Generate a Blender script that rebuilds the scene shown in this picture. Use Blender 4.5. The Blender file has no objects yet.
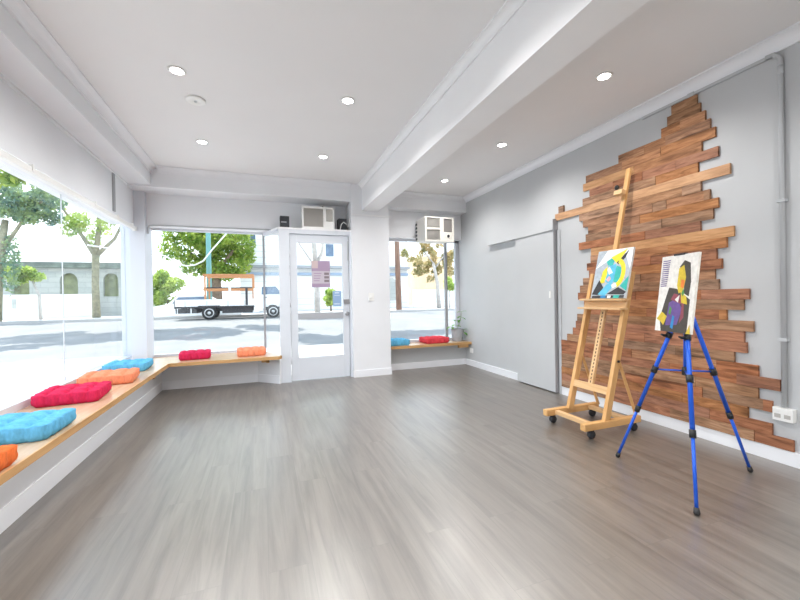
import bpy, bmesh, math, random
import numpy as np
from mathutils import Vector, Matrix
random.seed(7); rng = np.random.default_rng(7)
scn = bpy.context.scene
COL = scn.collection
PI = math.pi

# ------------------------------------------------------------------ materials
def newmat(name):
    m = bpy.data.materials.new(name); m.use_nodes = True
    nt = m.node_tree
    return m, nt, nt.nodes['Principled BSDF']

def mat(name, col, rough=0.5, metal=0.0, vary=0.0, scale=8.0, bump=0.0, bscale=60.0, spec=0.5, emit=0.0, stretch=(1, 1, 1)):
    """plain procedural surface: base colour with a little noise variation and an optional bump"""
    m, nt, b = newmat(name)
    N, L = nt.nodes, nt.links
    b.inputs['Roughness'].default_value = rough
    b.inputs['Metallic'].default_value = metal
    b.inputs['Specular IOR Level'].default_value = spec
    b.inputs['Base Color'].default_value = (*col, 1)
    if emit:
        b.inputs['Emission Color'].default_value = (*col, 1)
        b.inputs['Emission Strength'].default_value = emit
    if vary or bump:
        tc = N.new('ShaderNodeTexCoord'); mp = N.new('ShaderNodeMapping'); mp.inputs['Scale'].default_value = stretch
        L.new(tc.outputs['Object'], mp.inputs['Vector'])
    if vary:
        n = N.new('ShaderNodeTexNoise'); n.inputs['Scale'].default_value = scale; n.inputs['Detail'].default_value = 5
        L.new(mp.outputs[0], n.inputs['Vector'])
        r = N.new('ShaderNodeValToRGB')
        r.color_ramp.elements[0].position = 0.3; r.color_ramp.elements[1].position = 0.7
        r.color_ramp.elements[0].color = (*[c * (1 - vary) for c in col], 1)
        r.color_ramp.elements[1].color = (*[min(1, c * (1 + vary)) for c in col], 1)
        L.new(n.outputs['Fac'], r.inputs[0]); L.new(r.outputs[0], b.inputs['Base Color'])
    if bump:
        n2 = N.new('ShaderNodeTexNoise'); n2.inputs['Scale'].default_value = bscale; n2.inputs['Detail'].default_value = 4
        L.new(mp.outputs[0], n2.inputs['Vector'])
        bp = N.new('ShaderNodeBump'); bp.inputs['Strength'].default_value = bump; bp.inputs['Distance'].default_value = 0.01
        L.new(n2.outputs['Fac'], bp.inputs['Height']); L.new(bp.outputs[0], b.inputs['Normal'])
    return m

def wood(name, c0, c1, c2, axis, rough=0.5, rnd=0.0, knots=0.0, freq=1.0, along=1.2):
    """wood grain stretched along an axis; rnd mixes in a per-object tone"""
    m, nt, b = newmat(name)
    N, L = nt.nodes, nt.links
    b.inputs['Roughness'].default_value = rough
    b.inputs['Specular IOR Level'].default_value = 0.25 if rough > 0.3 else 0.9
    tc = N.new('ShaderNodeTexCoord'); mp = N.new('ShaderNodeMapping')
    s = [14 * freq, 14 * freq, 14 * freq]; s[axis] = along
    mp.inputs['Scale'].default_value = s
    oi = N.new('ShaderNodeObjectInfo')
    add = N.new('ShaderNodeVectorMath'); add.operation = 'ADD'
    sc = N.new('ShaderNodeVectorMath'); sc.operation = 'SCALE'; sc.inputs['Scale'].default_value = 37.0
    cmb = N.new('ShaderNodeCombineXYZ')
    for i in range(3): L.new(oi.outputs['Random'], cmb.inputs[i])
    L.new(cmb.outputs[0], sc.inputs[0])
    L.new(tc.outputs['Object'], mp.inputs['Vector']); L.new(mp.outputs[0], add.inputs[0]); L.new(sc.outputs[0], add.inputs[1])
    n = N.new('ShaderNodeTexNoise'); n.inputs['Scale'].default_value = 1.4; n.inputs['Detail'].default_value = 8; n.inputs['Roughness'].default_value = 0.62
    n.inputs['Distortion'].default_value = 0.6
    L.new(add.outputs[0], n.inputs['Vector'])
    r = N.new('ShaderNodeValToRGB'); e = r.color_ramp.elements
    e[0].position = 0.28; e[0].color = (*c0, 1); e[1].position = 0.72; e[1].color = (*c2, 1)
    k = e.new(0.5); k.color = (*c1, 1)
    L.new(n.outputs['Fac'], r.inputs[0])
    out = r.outputs[0]
    if rnd:
        hs = N.new('ShaderNodeHueSaturation')
        mr = N.new('ShaderNodeMapRange'); mr.inputs['To Min'].default_value = 1 - rnd; mr.inputs['To Max'].default_value = 1 + rnd * 0.7
        mu = N.new('ShaderNodeMath'); mu.operation = 'MULTIPLY'; mu.inputs[1].default_value = 7.31
        fr = N.new('ShaderNodeMath'); fr.operation = 'FRACT'
        mr2 = N.new('ShaderNodeMapRange'); mr2.inputs['To Min'].default_value = 0.86; mr2.inputs['To Max'].default_value = 1.04
        L.new(oi.outputs['Random'], mr.inputs['Value']); L.new(oi.outputs['Random'], mu.inputs[0]); L.new(mu.outputs[0], fr.inputs[0]); L.new(fr.outputs[0], mr2.inputs['Value'])
        L.new(mr.outputs[0], hs.inputs['Value']); L.new(mr2.outputs[0], hs.inputs['Saturation']); L.new(out, hs.inputs['Color'])
        out = hs.outputs[0]
    if knots:
        v = N.new('ShaderNodeTexNoise'); v.inputs['Scale'].default_value = 0.55; v.inputs['Detail'].default_value = 3
        L.new(add.outputs[0], v.inputs['Vector'])
        rr = N.new('ShaderNodeValToRGB'); rr.color_ramp.elements[0].position = 0.60; rr.color_ramp.elements[1].position = 0.74
        rr.color_ramp.elements[0].color = (1, 1, 1, 1); rr.color_ramp.elements[1].color = (1 - knots, 1 - knots, 1 - knots, 1)
        L.new(v.outputs['Fac'], rr.inputs[0])
        mx = N.new('ShaderNodeMix'); mx.data_type = 'RGBA'; mx.blend_type = 'MULTIPLY'; mx.inputs['Factor'].default_value = 1
        L.new(out, mx.inputs['A']); L.new(rr.outputs[0], mx.inputs['B']); out = mx.outputs['Result']
    L.new(out, b.inputs['Base Color'])
    bp = N.new('ShaderNodeBump'); bp.inputs['Strength'].default_value = 0.12; bp.inputs['Distance'].default_value = 0.004
    L.new(n.outputs['Fac'], bp.inputs['Height']); L.new(bp.outputs[0], b.inputs['Normal'])
    return m

def glassmat(name, tint=(0.97, 0.985, 0.98), refl=1.0):
    m = bpy.data.materials.new(name); m.use_nodes = True
    nt = m.node_tree; N, L = nt.nodes, nt.links
    N.remove(N['Principled BSDF'])
    t = N.new('ShaderNodeBsdfTransparent'); t.inputs[0].default_value = (*tint, 1)
    g = N.new('ShaderNodeBsdfGlossy'); g.inputs['Roughness'].default_value = 0.0
    lw = N.new('ShaderNodeLayerWeight'); lw.inputs['Blend'].default_value = 0.5
    pw = N.new('ShaderNodeMath'); pw.operation = 'POWER'; pw.inputs[1].default_value = 5.0; L.new(lw.outputs['Facing'], pw.inputs[0])
    f = N.new('ShaderNodeMath'); f.operation = 'MULTIPLY_ADD'; f.inputs[1].default_value = 0.6 * refl; f.inputs[2].default_value = 0.02; L.new(pw.outputs[0], f.inputs[0])
    mx = N.new('ShaderNodeMixShader')
    L.new(f.outputs[0], mx.inputs[0]); L.new(t.outputs[0], mx.inputs[1]); L.new(g.outputs[0], mx.inputs[2])
    L.new(mx.outputs[0], N['Material Output'].inputs['Surface'])
    return m

def floor_mat():
    m, nt, b = newmat('grey_vinyl_planks'); N, L = nt.nodes, nt.links
    tc = N.new('ShaderNodeTexCoord'); mp = N.new('ShaderNodeMapping'); mp.inputs['Rotation'].default_value = (0, 0, PI / 2)
    L.new(tc.outputs['Object'], mp.inputs['Vector'])
    br = N.new('ShaderNodeTexBrick'); br.offset = 0.37
    br.inputs['Scale'].default_value = 1.0; br.inputs['Brick Width'].default_value = 1.22; br.inputs['Row Height'].default_value = 0.18
    br.inputs['Mortar Size'].default_value = 0.0012; br.inputs['Mortar Smooth'].default_value = 0.2; br.inputs['Bias'].default_value = 0.0
    br.inputs['Color1'].default_value = (0, 0, 0, 1); br.inputs['Color2'].default_value = (1, 1, 1, 1); br.inputs['Mortar'].default_value = (0.5, 0.5, 0.5, 1)
    L.new(mp.outputs[0], br.inputs['Vector'])
    # per-plank shift of the grain
    sep = N.new('ShaderNodeVectorMath'); sep.operation = 'SCALE'; sep.inputs['Scale'].default_value = 9.0
    L.new(br.outputs['Color'], sep.inputs[0])
    m2 = N.new('ShaderNodeMapping'); m2.inputs['Scale'].default_value = (20, 1.3, 1)
    L.new(tc.outputs['Object'], m2.inputs['Vector'])
    ad = N.new('ShaderNodeVectorMath'); ad.operation = 'ADD'
    L.new(m2.outputs[0], ad.inputs[0]); L.new(sep.outputs[0], ad.inputs[1])
    n = N.new('ShaderNodeTexNoise'); n.inputs['Scale'].default_value = 1.0; n.inputs['Detail'].default_value = 9; n.inputs['Roughness'].default_value = 0.66; n.inputs['Distortion'].default_value = 0.5
    L.new(ad.outputs[0], n.inputs['Vector'])
    r = N.new('ShaderNodeValToRGB'); e = r.color_ramp.elements
    e[0].position = 0.25; e[0].color = (0.070, 0.058, 0.048, 1); e[1].position = 0.75; e[1].color = (0.215, 0.187, 0.162, 1)
    k = e.new(0.5); k.color = (0.150, 0.129, 0.110, 1)
    L.new(n.outputs['Fac'], r.inputs[0])
    hs = N.new('ShaderNodeHueSaturation')
    mr = N.new('ShaderNodeMapRange'); mr.inputs['To Min'].default_value = 0.93; mr.inputs['To Max'].default_value = 1.06
    L.new(br.outputs['Color'], mr.inputs['Value']); L.new(mr.outputs[0], hs.inputs['Value']); L.new(r.outputs[0], hs.inputs['Color'])
    mx = N.new('ShaderNodeMix'); mx.data_type = 'RGBA'; mx.inputs['B'].default_value = (0.09, 0.08, 0.07, 1)
    mf = N.new('ShaderNodeMath'); mf.operation = 'MULTIPLY'; mf.inputs[1].default_value = 0.6
    L.new(br.outputs['Fac'], mf.inputs[0]); L.new(mf.outputs[0], mx.inputs['Factor']); L.new(hs.outputs[0], mx.inputs['A'])
    L.new(mx.outputs['Result'], b.inputs['Base Color'])
    mr2 = N.new('ShaderNodeMapRange'); mr2.inputs['To Min'].default_value = 0.30; mr2.inputs['To Max'].default_value = 0.37
    L.new(n.outputs['Fac'], mr2.inputs['Value']); L.new(mr2.outputs[0], b.inputs['Roughness'])
    b.inputs['Specular IOR Level'].default_value = 0.8; b.inputs['IOR'].default_value = 2.1
    bp = N.new('ShaderNodeBump'); bp.inputs['Strength'].default_value = 0.025; bp.inputs['Distance'].default_value = 0.004
    L.new(n.outputs['Fac'], bp.inputs['Height']); L.new(bp.outputs[0], b.inputs['Normal'])
    return m

def leafmat(name, a, bcol, trans=0.45):
    m = bpy.data.materials.new(name); m.use_nodes = True
    nt = m.node_tree; N, L = nt.nodes, nt.links
    N.remove(N['Principled BSDF'])
    tc = N.new('ShaderNodeTexCoord'); n = N.new('ShaderNodeTexNoise'); n.inputs['Scale'].default_value = 2.2; n.inputs['Detail'].default_value = 6
    L.new(tc.outputs['Object'], n.inputs['Vector'])
    r = N.new('ShaderNodeValToRGB'); r.color_ramp.elements[0].position = 0.35; r.color_ramp.elements[1].position = 0.65
    r.color_ramp.elements[0].color = (*a, 1); r.color_ramp.elements[1].color = (*bcol, 1)
    L.new(n.outputs['Fac'], r.inputs[0])
    d = N.new('ShaderNodeBsdfDiffuse'); t = N.new('ShaderNodeBsdfTranslucent'); mx = N.new('ShaderNodeMixShader'); mx.inputs[0].default_value = trans
    L.new(r.outputs[0], d.inputs[0]); L.new(r.outputs[0], t.inputs[0])
    L.new(d.outputs[0], mx.inputs[1]); L.new(t.outputs[0], mx.inputs[2]); L.new(mx.outputs[0], N['Material Output'].inputs['Surface'])
    return m

def boards_mat(name, col, dark, pitch, rough=0.6):
    """painted horizontal boards: thin shadow-gap lines every pitch metres of height"""
    m, nt, b = newmat(name); N, L = nt.nodes, nt.links
    tc = N.new('ShaderNodeTexCoord'); sp = N.new('ShaderNodeSeparateXYZ'); L.new(tc.outputs['Object'], sp.inputs[0])
    d = N.new('ShaderNodeMath'); d.operation = 'DIVIDE'; d.inputs[1].default_value = pitch; L.new(sp.outputs['Z'], d.inputs[0])
    f = N.new('ShaderNodeMath'); f.operation = 'FRACT'; L.new(d.outputs[0], f.inputs[0])
    g = N.new('ShaderNodeMath'); g.operation = 'GREATER_THAN'; g.inputs[1].default_value = 0.9; L.new(f.outputs[0], g.inputs[0])
    mx = N.new('ShaderNodeMix'); mx.data_type = 'RGBA'; mx.inputs['A'].default_value = (*col, 1); mx.inputs['B'].default_value = (*dark, 1)
    L.new(g.outputs[0], mx.inputs['Factor']); L.new(mx.outputs['Result'], b.inputs['Base Color'])
    b.inputs['Roughness'].default_value = rough
    return m

def stone_mat(name, c1, c2, mortar, w=0.7, h=0.3):
    m, nt, b = newmat(name); N, L = nt.nodes, nt.links
    tc = N.new('ShaderNodeTexCoord'); mp = N.new('ShaderNodeMapping'); mp.inputs['Rotation'].default_value = (-PI / 2, 0, 0)
    L.new(tc.outputs['Object'], mp.inputs['Vector'])
    br = N.new('ShaderNodeTexBrick'); br.inputs['Scale'].default_value = 1.0; br.inputs['Brick Width'].default_value = w; br.inputs['Row Height'].default_value = h
    br.inputs['Mortar Size'].default_value = 0.012
    br.inputs['Color1'].default_value = (*c1, 1); br.inputs['Color2'].default_value = (*c2, 1); br.inputs['Mortar'].default_value = (*mortar, 1)
    L.new(mp.outputs[0], br.inputs['Vector']); L.new(br.outputs['Color'], b.inputs['Base Color'])
    b.inputs['Roughness'].default_value = 0.85
    return m

M = {}
M['white'] = mat('white_wall_paint', (0.79, 0.80, 0.825), 0.6, vary=0.015, scale=3, bump=0.03, bscale=90)
M['white2'] = mat('white_timber_paint', (0.82, 0.82, 0.83), 0.38, vary=0.015, scale=4)
M['doorpaint'] = mat('cool_white_door_paint', (0.66, 0.69, 0.74), 0.4, vary=0.015, scale=4)
M['rail'] = mat('grey_push_rail', (0.40, 0.41, 0.44), 0.4)
M['ceil'] = mat('ceiling_paint', (0.79, 0.78, 0.78), 0.75, vary=0.012, scale=2, bump=0.02, bscale=120)
M['grey'] = mat('pale_grey_wall_paint', (0.52, 0.53, 0.54), 0.6, vary=0.02, scale=2.5, bump=0.05, bscale=70)
M['skirt'] = mat('skirting_paint', (0.83, 0.84, 0.87), 0.35)
M['frame'] = mat('window_frame_paint', (0.64, 0.66, 0.71), 0.4)
M['alu'] = mat('aluminium', (0.55, 0.56, 0.58), 0.35, metal=0.7)
M['jamb_and_shade'] = mat('grey_jamb_paint_and_shade', (0.35, 0.355, 0.37), 0.5)
M['floor'] = floor_mat()
M['ply'] = wood('pale_bench_ply', (0.50, 0.33, 0.19), (0.60, 0.42, 0.27), (0.68, 0.50, 0.34), 1, 0.22)
M['plyx'] = wood('bench_ply', (0.50, 0.33, 0.19), (0.60, 0.42, 0.27), (0.68, 0.50, 0.34), 0, 0.22)
M['edge'] = wood('bench_edge', (0.42, 0.22, 0.08), (0.54, 0.31, 0.13), (0.63, 0.39, 0.18), 1, 0.45)
M['edgex'] = wood('bench_edge_across', (0.42, 0.22, 0.08), (0.54, 0.31, 0.13), (0.63, 0.39, 0.18), 0, 0.45)
M['glass'] = glassmat('window_glass', refl=0.6)
PKW = dict(axis=1, rough=0.6, freq=1.7, along=3.2)
M['plank_mid'] = wood('reclaimed_brown', (0.17, 0.070, 0.030), (0.42, 0.190, 0.082), (0.60, 0.300, 0.140), rnd=0.16, knots=0.75, **PKW)
M['plank_red'] = wood('reclaimed_red', (0.14, 0.050, 0.024), (0.35, 0.137, 0.063), (0.53, 0.230, 0.113), rnd=0.16, knots=0.75, **PKW)
M['plank_light'] = wood('reclaimed_honey', (0.40, 0.19, 0.075), (0.58, 0.30, 0.125), (0.68, 0.38, 0.18), rnd=0.07, knots=0.3, **PKW)
M['plank_grey'] = wood('reclaimed_weathered', (0.14, 0.070, 0.036), (0.33, 0.175, 0.092), (0.51, 0.29, 0.165), rnd=0.15, knots=0.75, **PKW)
M['beech'] = wood('beech', (0.56, 0.30, 0.11), (0.66, 0.38, 0.155), (0.74, 0.46, 0.21), 2, 0.42)
M['beechx'] = wood('beech_across', (0.56, 0.30, 0.11), (0.66, 0.38, 0.155), (0.74, 0.46, 0.21), 0, 0.42)
M['beechy'] = wood('beech_rail', (0.58, 0.34, 0.15), (0.70, 0.45, 0.23), (0.78, 0.54, 0.31), 1, 0.42)
M['slot_shade'] = mat('painted_slot_shadow', (0.10, 0.06, 0.03), 0.8)
M['black'] = mat('black_plastic', (0.012, 0.012, 0.014), 0.4, vary=0.2)
M['rubber'] = mat('dark_rubber', (0.022, 0.025, 0.032), 0.55, vary=0.2)
M['blue'] = mat('blue_anodised', (0.014, 0.105, 0.62), 0.3, metal=0.25, vary=0.05)
M['plast'] = mat('white_plastic', (0.84, 0.84, 0.82), 0.35)
M['cream'] = mat('cream_plastic', (0.78, 0.75, 0.69), 0.45)
M['grille'] = boards_mat('grille_louvres', (0.52, 0.50, 0.46), (0.30, 0.29, 0.27), 0.014)
M['grillev'] = mat('pale_grille', (0.47, 0.45, 0.42), 0.55)
M['panel'] = mat('control_panel', (0.23, 0.21, 0.20), 0.35)
M['conduit'] = mat('grey_conduit', (0.50, 0.515, 0.53), 0.4)
M['chrome'] = mat('brushed_steel', (0.42, 0.42, 0.43), 0.3, metal=0.9)
M['lamp'] = mat('lamp_diffuser', (1.0, 0.97, 0.92), 0.5, emit=14.0)
M['pot'] = mat('grey_pot', (0.36, 0.37, 0.39), 0.55, vary=0.08, scale=20)
M['soil'] = mat('soil', (0.05, 0.035, 0.025), 0.95, vary=0.4, scale=60)
M['leaf'] = leafmat('houseplant_leaf', (0.09, 0.25, 0.05), (0.20, 0.42, 0.10), 0.35)
M['stem'] = mat('green_stem', (0.24, 0.34, 0.12), 0.6)
def fabric(name, c): return mat(name, c, 0.9, vary=0.16, scale=26, bump=0.5, bscale=160, spec=0.2)
M['c_blue'] = fabric('sky_blue_chenille', (0.13, 0.44, 0.68))
M['c_red'] = fabric('crimson_chenille', (0.62, 0.022, 0.085))
M['c_coral'] = fabric('coral_red_chenille', (0.70, 0.06, 0.08))
M['c_orange'] = fabric('burnt_orange_chenille', (0.80, 0.175, 0.045))
M['c_peach'] = fabric('peach_chenille', (0.86, 0.28, 0.15))
M['poster'] = mat('lilac_poster', (0.52, 0.47, 0.53), 0.6)
M['poster2'] = mat('mauve_ink', (0.38, 0.28, 0.40), 0.6)
M['poster3'] = mat('peach_ink', (0.56, 0.44, 0.44), 0.6)
M['poster4'] = mat('dark_photo_ink', (0.22, 0.18, 0.20), 0.6)
M['notice'] = mat('blue_notice', (0.30, 0.44, 0.66), 0.6)
M['notice2'] = mat('pale_blue_ink', (0.58, 0.68, 0.80), 0.6)
# outside
M['path'] = mat('pale_concrete', (0.42, 0.415, 0.41), 0.9, vary=0.08, scale=0.9)
M['road'] = mat('worn_asphalt', (0.20, 0.20, 0.20), 0.9, vary=0.10, scale=1.3)
M['kerbm'] = mat('kerb_concrete', (0.42, 0.41, 0.40), 0.9)
M['bark'] = mat('brown_bark', (0.20, 0.14, 0.10), 0.9, vary=0.3, scale=9, bump=0.4, bscale=20)
M['barkpale'] = mat('pale_bark', (0.50, 0.46, 0.43), 0.9, vary=0.2, scale=6)
M['barkgreen'] = mat('mossy_bark', (0.27, 0.25, 0.16), 0.9, vary=0.3, scale=6)
M['lf_green'] = leafmat('broad_green_leaves', (0.12, 0.26, 0.04), (0.46, 0.54, 0.11), 0.5)
M['lf_lime'] = leafmat('lime_leaves', (0.26, 0.40, 0.08), (0.56, 0.64, 0.20), 0.5)
M['lf_blue'] = leafmat('bluish_leaves', (0.16, 0.28, 0.26), (0.36, 0.46, 0.20), 0.45)
M['lf_gum'] = leafmat('olive_gum_leaves', (0.30, 0.30, 0.13), (0.56, 0.42, 0.22), 0.45)
M['stone'] = stone_mat('grey_sandstone', (0.40, 0.42, 0.40), (0.48, 0.49, 0.46), (0.34, 0.35, 0.34))
M['stonedk'] = mat('dark_cornice', (0.17, 0.20, 0.17), 0.9, vary=0.3, scale=3)
M['archdk'] = mat('dark_olive_opening', (0.19, 0.21, 0.10), 0.8, vary=0.35, scale=3)
M['whitehouse'] = boards_mat('white_weatherboards', (0.83, 0.83, 0.82), (0.60, 0.61, 0.63), 0.42)
M['whitewall'] = mat('whitewash', (0.85, 0.84, 0.82), 0.85, vary=0.05, scale=1)
M['gutter'] = mat('grey_gutter', (0.33, 0.34, 0.36), 0.6)
M['bluefascia'] = mat('blue_fascia', (0.30, 0.38, 0.50), 0.6)
M['winglass'] = mat('house_glass', (0.12, 0.18, 0.27), 0.2, vary=0.3, scale=2)
M['tan'] = mat('tan_render', (0.70, 0.52, 0.34), 0.85, vary=0.08, scale=1)
M['truckw'] = mat('white_truck_paint', (0.86, 0.86, 0.86), 0.3)
M['truckd'] = mat('black_chassis', (0.03, 0.03, 0.035), 0.6)
M['timber'] = wood('orange_timber', (0.42, 0.17, 0.07), (0.55, 0.25, 0.11), (0.64, 0.33, 0.16), 0, 0.6)
M['tyre'] = mat('tyre', (0.02, 0.02, 0.022), 0.8)
M['hub'] = mat('wheel_hub', (0.55, 0.55, 0.56), 0.4, metal=0.5)
M['teal'] = mat('teal_pole_paint', (0.16, 0.38, 0.37), 0.6)
M['polew'] = mat('weathered_pole', (0.25, 0.15, 0.11), 0.9, vary=0.25, scale=5, stretch=(3, 3, 0.5))
M['carblue'] = mat('silver_car_paint', (0.80, 0.81, 0.83), 0.25)
M['roof'] = mat('roof_sheet', (0.5, 0.5, 0.5), 0.7)

# ------------------------------------------------------------------ mesh helpers
def BM(): return bmesh.new()

def box(bm, x0, x1, y0, y1, z0, z1, mi=0, bev=0.0):
    v = [bm.verts.new((x, y, z)) for x in (x0, x1) for y in (y0, y1) for z in (z0, z1)]
    fs = [bm.faces.new([v[i] for i in q]) for q in ((0, 1, 3, 2), (4, 6, 7, 5), (0, 4, 5, 1), (2, 3, 7, 6), (0, 2, 6, 4), (1, 5, 7, 3))]
    for f in fs: f.material_index = mi
    if bev:
        ed = list({e for f in fs for e in f.edges})
        r = bmesh.ops.bevel(bm, geom=ed, offset=bev, segments=2, affect='EDGES', profile=0.7)
        for f in r['faces']: f.material_index = mi
    return bm

def bar(bm, p0, p1, w, d, ref=(0, 1, 0), mi=0, bev=0.0):
    """a bar from p0 to p1; w is its width along ref, d the other way"""
    p0, p1 = Vector(p0), Vector(p1); a = (p1 - p0).normalized(); r = Vector(ref)
    r = (r - a * r.dot(a)).normalized(); t = a.cross(r)
    v = []
    for p in (p0, p1):
        for sx, sy in ((-1, -1), (1, -1), (1, 1), (-1, 1)): v.append(bm.verts.new(p + r * (sx * w / 2) + t * (sy * d / 2)))
    fs = [bm.faces.new([v[i] for i in q]) for q in ((0, 1, 2, 3), (7, 6, 5, 4), (0, 4, 5, 1), (1, 5, 6, 2), (2, 6, 7, 3), (3, 7, 4, 0))]
    for f in fs: f.material_index = mi
    if bev:
        ed = list({e for f in fs for e in f.edges})
        bmesh.ops.bevel(bm, geom=ed, offset=bev, segments=2, affect='EDGES', profile=0.7)
    return bm

def tube(bm, pts, rad, seg=12, mi=0):
    pts = [Vector(p) for p in pts]
    if not hasattr(rad, '__len__'): rad = [rad] * len(pts)
    rings = []; prev = None
    for i, p in enumerate(pts):
        a = (pts[min(i + 1, len(pts) - 1)] - pts[max(i - 1, 0)]).normalized()
        r = prev if prev is not None else (Vector((1, 0, 0)) if abs(a.x) < 0.8 else Vector((0, 1, 0)))
        r = (r - a * r.dot(a)).normalized(); prev = r; t = a.cross(r)
        rings.append([bm.verts.new(p + (r * math.cos(2 * PI * k / seg) + t * math.sin(2 * PI * k / seg)) * rad[i]) for k in range(seg)])
    for A, B in zip(rings[:-1], rings[1:]):
        for k in range(seg):
            f = bm.faces.new((A[k], A[(k + 1) % seg], B[(k + 1) % seg], B[k])); f.smooth = True; f.material_index = mi
    f = bm.faces.new(rings[0][::-1]); f.material_index = mi
    f = bm.faces.new(rings[-1]); f.material_index = mi
    return bm

def lathe(bm, prof, c, seg=32, axis='z', mi=0, smooth=True):
    """prof: list of (radius, height); spun about an axis through c"""
    c = Vector(c); rings = []
    for r, h in prof:
        ring = []
        for k in range(seg):
            a = 2 * PI * k / seg; u, w = r * math.cos(a), r * math.sin(a)
            p = {'z': (u, w, h), 'y': (u, h, w), 'x': (h, u, w)}[axis]
            ring.append(bm.verts.new(c + Vector(p)))
        rings.append(ring)
    for A, B in zip(rings[:-1], rings[1:]):
        for k in range(seg):
            f = bm.faces.new((A[k], A[(k + 1) % seg], B[(k + 1) % seg], B[k])); f.smooth = smooth; f.material_index = mi
    for ring in (rings[0], rings[-1]):
        f = bm.faces.new(ring); f.material_index = mi
    return bm

def extrude_profile(bm, prof, p0, p1, side, mi=0, smooth=False):
    """prof: closed list of (s, z) offsets, s along the side vector; swept from p0 to p1"""
    side = Vector(side); rings = []
    for p in (p0, p1): rings.append([bm.verts.new(Vector(p) + side * s + Vector((0, 0, z))) for s, z in prof])
    n = len(prof)
    for k in range(n):
        f = bm.faces.new((rings[0][k], rings[0][(k + 1) % n], rings[1][(k + 1) % n], rings[1][k])); f.material_index = mi; f.smooth = smooth
    bm.faces.new(rings[0][::-1]); bm.faces.new(rings[1])
    return bm

def prism(bm, poly, z0, z1, mi=0):
    lo = [bm.verts.new((x, y, z0)) for x, y in poly]; hi = [bm.verts.new((x, y, z1)) for x, y in poly]; n = len(poly)
    fs = [bm.faces.new(lo[::-1]), bm.faces.new(hi)] + [bm.faces.new((lo[k], lo[(k + 1) % n], hi[(k + 1) % n], hi[k])) for k in range(n)]
    for f in fs: f.material_index = mi
    return bm

def obj(name, bm, m, parent=None, fix=True):
    if fix: bmesh.ops.recalc_face_normals(bm, faces=bm.faces)
    me = bpy.data.meshes.new(name); bm.to_mesh(me); bm.free()
    for k in (m if isinstance(m, (list, tuple)) else [m]): me.materials.append(M[k] if isinstance(k, str) else k)
    o = bpy.data.objects.new(name, me); COL.objects.link(o)
    if parent is not None:
        o.parent = parent
        o.matrix_parent_inverse = Matrix.Translation(parent.location).inverted() if parent.location.length else Matrix.Identity(4)
    return o

def tag(o, label, cat, group=None, kind=None):
    o['label'] = label; o['category'] = cat
    if group: o['group'] = group
    if kind: o['kind'] = kind
    return o

def thing(name, label, cat, loc=(0, 0, 0), group=None):
    o = bpy.data.objects.new(name, None); COL.objects.link(o); o.location = loc; o.empty_display_size = 0.1
    return tag(o, label, cat, group)

def struct(name, bm, m, parent=None):
    o = obj(name, bm, m, parent)
    if parent is None: o['kind'] = 'structure'
    return o

# ------------------------------------------------------------------ room (x right, y into the picture, z up)
XR, CZ = 3.25, 2.83
YB = -3.2                                   # rear wall behind the camera
struct('floor', box(BM(), -1.9, 3.4, YB - 0.15, 6.0, -0.12, 0.0), 'floor')
bm = BM(); box(bm, -2.35, 3.4, YB - 0.15, 6.95, CZ, CZ + 0.17); struct('ceiling', bm, 'ceil')  # slab runs past the walls as an added, unseen eave to block sun
struct('wall_right', box(BM(), XR, XR + 0.15, YB, 6.0, 0, CZ), 'grey')
struct('wall_back', box(BM(), -1.8, XR, YB - 0.15, YB, 0, CZ), 'white')
# left: low wall under the bench, solid part behind the camera, upper wall above the glass
bm = BM()
box(bm, -1.42, -1.27, 0.2, 5.67, 0, 0.362)
box(bm, -1.78, -1.54, YB, 0.2, 0, 2.62)
box(bm, -1.78, -1.54, 0.2, 5.65, 2.14, 2.62)
struct('wall_left', bm, 'white')
bm = BM(); box(bm, -1.27, -1.262, 0.2, 5.662, 0, 0.115)
struct('baseboard_left', bm, 'skirt')
# dropped beam along the left wall and along the shopfront
bm = BM()
box(bm, -1.79, -1.285, YB, 5.4, 2.605, CZ)
struct('trim_1', bm, 'white')
bm = BM(); box(bm, -1.79, 1.225, 5.4, 5.98, 2.583, CZ); box(bm, 1.80, XR, 5.56, 5.98, 2.577, CZ); struct('trim_2', bm, 'white')
# ceiling beam on the pillar
struct('trim_3', box(BM(), 1.388, 1.63, YB, 5.37, 2.45, CZ), 'white2')
# coving: concave profile
def cove(w):
    pr = [(0, 0), (w, 0), (w, -0.012)]
    for k in range(1, 7):
        a = PI / 2 * k / 7; pr.append((w - (w - 0.012) * math.sin(a), -w + (w - 0.012) * math.cos(a)))
    pr += [(0.012, -w), (0, -w)]
    return pr
bm = BM(); extrude_profile(bm, cove(0.075), (-1.285, YB, CZ), (-1.285, 5.4, CZ), (1, 0, 0)); struct('trim_4', bm, 'skirt')
bm = BM(); extrude_profile(bm, cove(0.085), (XR, YB, CZ), (XR, 5.56, CZ), (-1, 0, 0)); struct('trim_5', bm, 'skirt')
bm = BM(); extrude_profile(bm, cove(0.06), (1.388, YB, CZ), (1.388, 5.37, CZ), (-1, 0, 0)); struct('trim_6', bm, 'white2')
bm = BM(); extrude_profile(bm, cove(0.07), (-1.21, 5.4, CZ), (1.225, 5.4, CZ), (0, -1, 0)); extrude_profile(bm, cove(0.07), (1.80, 5.56, CZ), (XR - .08, 5.56, CZ), (0, -1, 0)); struct('trim_7', bm, 'white')
# soffit bead under the left beam and bead at its edge
bm = BM(); box(bm, -1.54, -1.52, YB, 5.65, 2.585, 2.605); struct('trim_8', bm, 'white')

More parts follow.
